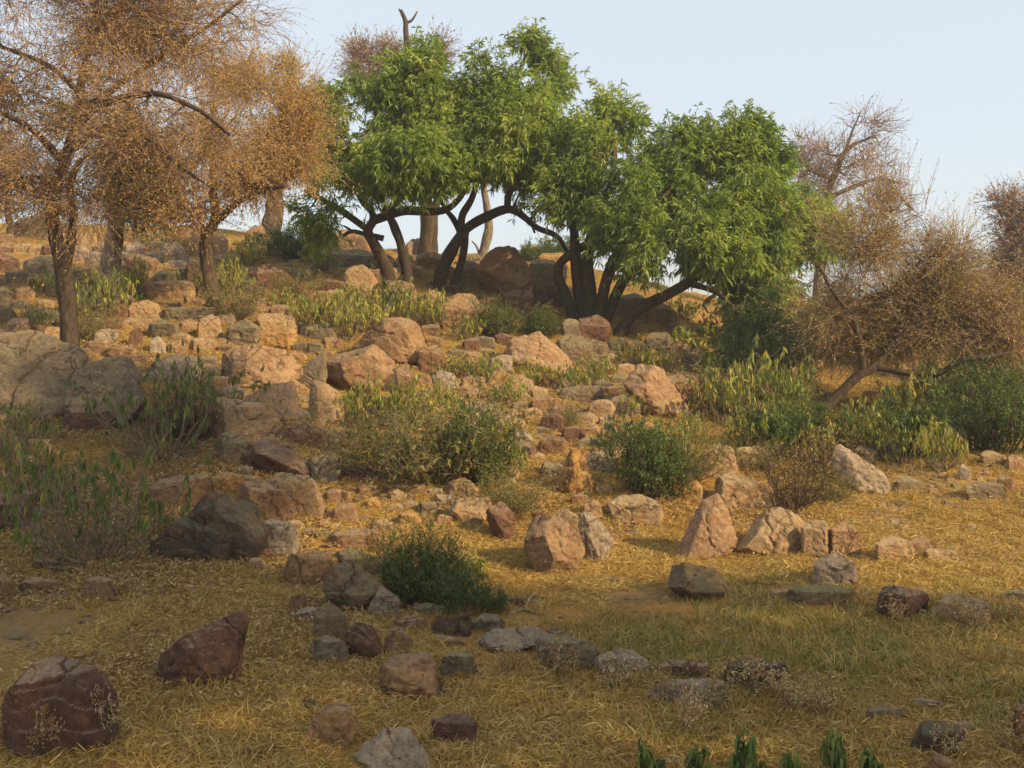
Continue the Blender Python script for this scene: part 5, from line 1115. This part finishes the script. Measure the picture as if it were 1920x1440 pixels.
def clear_of_rocks(p, m=0.8):
    keep = np.ones(len(p), bool)
    for cx, cy, z0, z1, ex, ey in ROCKS:
        if ex < .02: continue
        keep &= ((p[:, 0]-cx)/(ex*m))**2+((p[:, 1]-cy)/(ey*m))**2 > 1
    return p[keep]
mats = proto_col('straw_mat', [blades(76, .12, .052, .0029, .93, .02) for k in range(6)], LM['straw'])
tuft = proto_col('grass_tuft', [blades(36, .045, .085, .0032, .25, .0, .35) for k in range(5)], LM['straw'])
gras = proto_col('green_blades', [blades(60, .13, .055, .006, .35, .0, .3) for k in range(5)], LM['grass'])
litt = proto_col('leaf_patch', [litter(24, .16, .030, .010) for k in range(5)], LM['litter'])
seed = proto_col('seed_sprig', [shrub('weed', 900+k)[1][0] for k in range(2)], LM['seed'])
p = clear_of_rocks(area_pts(46000, pw=1.5), 1.0); n_ = n2(p[:, 0], p[:, 1], .8, 3, 40)
p = p[(n_*2.2+.28+.4*RNG.random(len(p))-.35*np.exp(-((p[:, 0]-3.3)/1.6)**2-((p[:, 1]-8.0)/.9)**2)-.35*np.exp(-((p[:, 0]+1.2)/.35)**2-((p[:, 1]-4.4)/.9)**2)) > 0.22]
scatter('straw_litter', 'mat of dry straw covering the ground', mats, p, .6+.7*RNG.random(len(p)))
p = clear_of_rocks(area_pts(24000, pw=1.5), 1.05); p = p[n2(p[:, 0], p[:, 1], 1.1, 3, 41)+.25*RNG.random(len(p)) > -.02]
scatter('dry_grass', 'short dry grass tufts between the rocks', tuft, p, .45+.75*RNG.random(len(p))**1.5)
p = clear_of_rocks(area_pts(26000, 2.6, 7.5, -.2, .65, 1.6)); v_ = HZ+EYE/p[:, 1]*F; u_ = CX+p[:, 0]/p[:, 1]*F
f = np.clip((u_-820)/300, 0, 1)*np.clip((p[:, 1]-3.0)/.6, .25, 1)*np.clip((6.2-p[:, 1]+n2(p[:, 0], p[:, 1], .9, 2, 77))/1.3, 0, 1)*np.clip(n2(p[:, 0], p[:, 1], 1.3, 3, 42)*2.6+.2, 0, 1)*.25
p = p[RNG.random(len(p)) < f]
scatter('short_grass', 'short green and yellow grass in the right foreground', gras, p, .6+.6*RNG.random(len(p)))
p = clear_of_rocks(area_pts(9000, 3.4, 8.5, -.62, -.12, 1.5)); f = np.clip((-.12-p[:, 0]/p[:, 1])/.25, 0, 1)*np.clip((p[:, 1]-3.8)/1.0, 0.1, 1)*np.clip(n2(p[:, 0], p[:, 1], 1.2, 3, 43)*1.5+.6, 0, 1)
p = p[RNG.random(len(p)) < f]
scatter('leaf_litter', 'curled fallen leaves on the lower left ground', litt, p, .7+.6*RNG.random(len(p)))
p = clear_of_rocks(area_pts(9000, 6.4, 16, -.55, .3, 1.4)); p = p[n2(p[:, 0], p[:, 1], 1.0, 3, 44)+.2*RNG.random(len(p)) > .12]
scatter('slope_leaf_litter', 'pale fallen leaves on the sunlit slope', litt, p, .6+.6*RNG.random(len(p)))
# pebbles
pb = []
for k in range(6):
    D, Fc = ico(2); sc = np.array([1, .6+.5*random.random(), .35+.3*random.random()]); v = D*sc*(1+.35*noise(D*1.7+k*9, 3))[:, None]*.5; mb = MB(); mb.add(v, f3=Fc); pb.append(mb)
c1 = bpy.data.collections.new('pebble_source')
for i, mb in enumerate(pb):
    c1.objects.link(mb.build(f'pebble_{i}', RM[['mauve', 'tan', 'grey', 'pale', 'pink', 'maroon'][i]], link=False, smooth=False))
p = np.concatenate([area_pts(1800, 3, 18, pw=1.3), area_pts(5200, 6.3, 18, -.55, .45, 1.6), np.stack([RNG.uniform(2.2, 5.0, 900), RNG.uniform(7.4, 9.6, 900)], 1)]); p = clear_of_rocks(p, 1.0); n_ = n2(p[:, 0], p[:, 1], 1.3, 3, 55); p = p[n_+.3*RNG.random(len(p)) > -.05]
scatter('pebbles', 'loose pebbles and gravel between the rocks', c1, p, .014+.085*RNG.random(len(p))**2.6)
# ------------------------------------------------------------------ dusty air over the hillside
hm = bpy.data.materials.new('dusty_air'); hm.use_nodes = True; hn = hm.node_tree; hn.nodes.clear()
pv = hn.nodes.new('ShaderNodeVolumePrincipled'); pv.inputs['Color'].default_value = (0.92, 0.91, 0.86, 1); pv.inputs['Density'].default_value = 0.003; pv.inputs['Anisotropy'].default_value = 0.2
ho = hn.nodes.new('ShaderNodeOutputMaterial'); hn.links.new(pv.outputs[0], ho.inputs['Volume'])
bm = bmesh.new(); bmesh.ops.create_cube(bm, size=1)
for v_ in bm.verts: v_.co.x *= 5200; v_.co.y *= 5200; v_.co.z = -2.2 if v_.co.z < 0 else 10.6
me = bpy.data.meshes.new('haze'); bm.to_mesh(me); bm.free(); me.materials.append(hm)
o = bpy.data.objects.new('haze', me); COL.objects.link(o); o['kind'] = 'stuff'; o['label'] = 'thin dusty haze in the air'
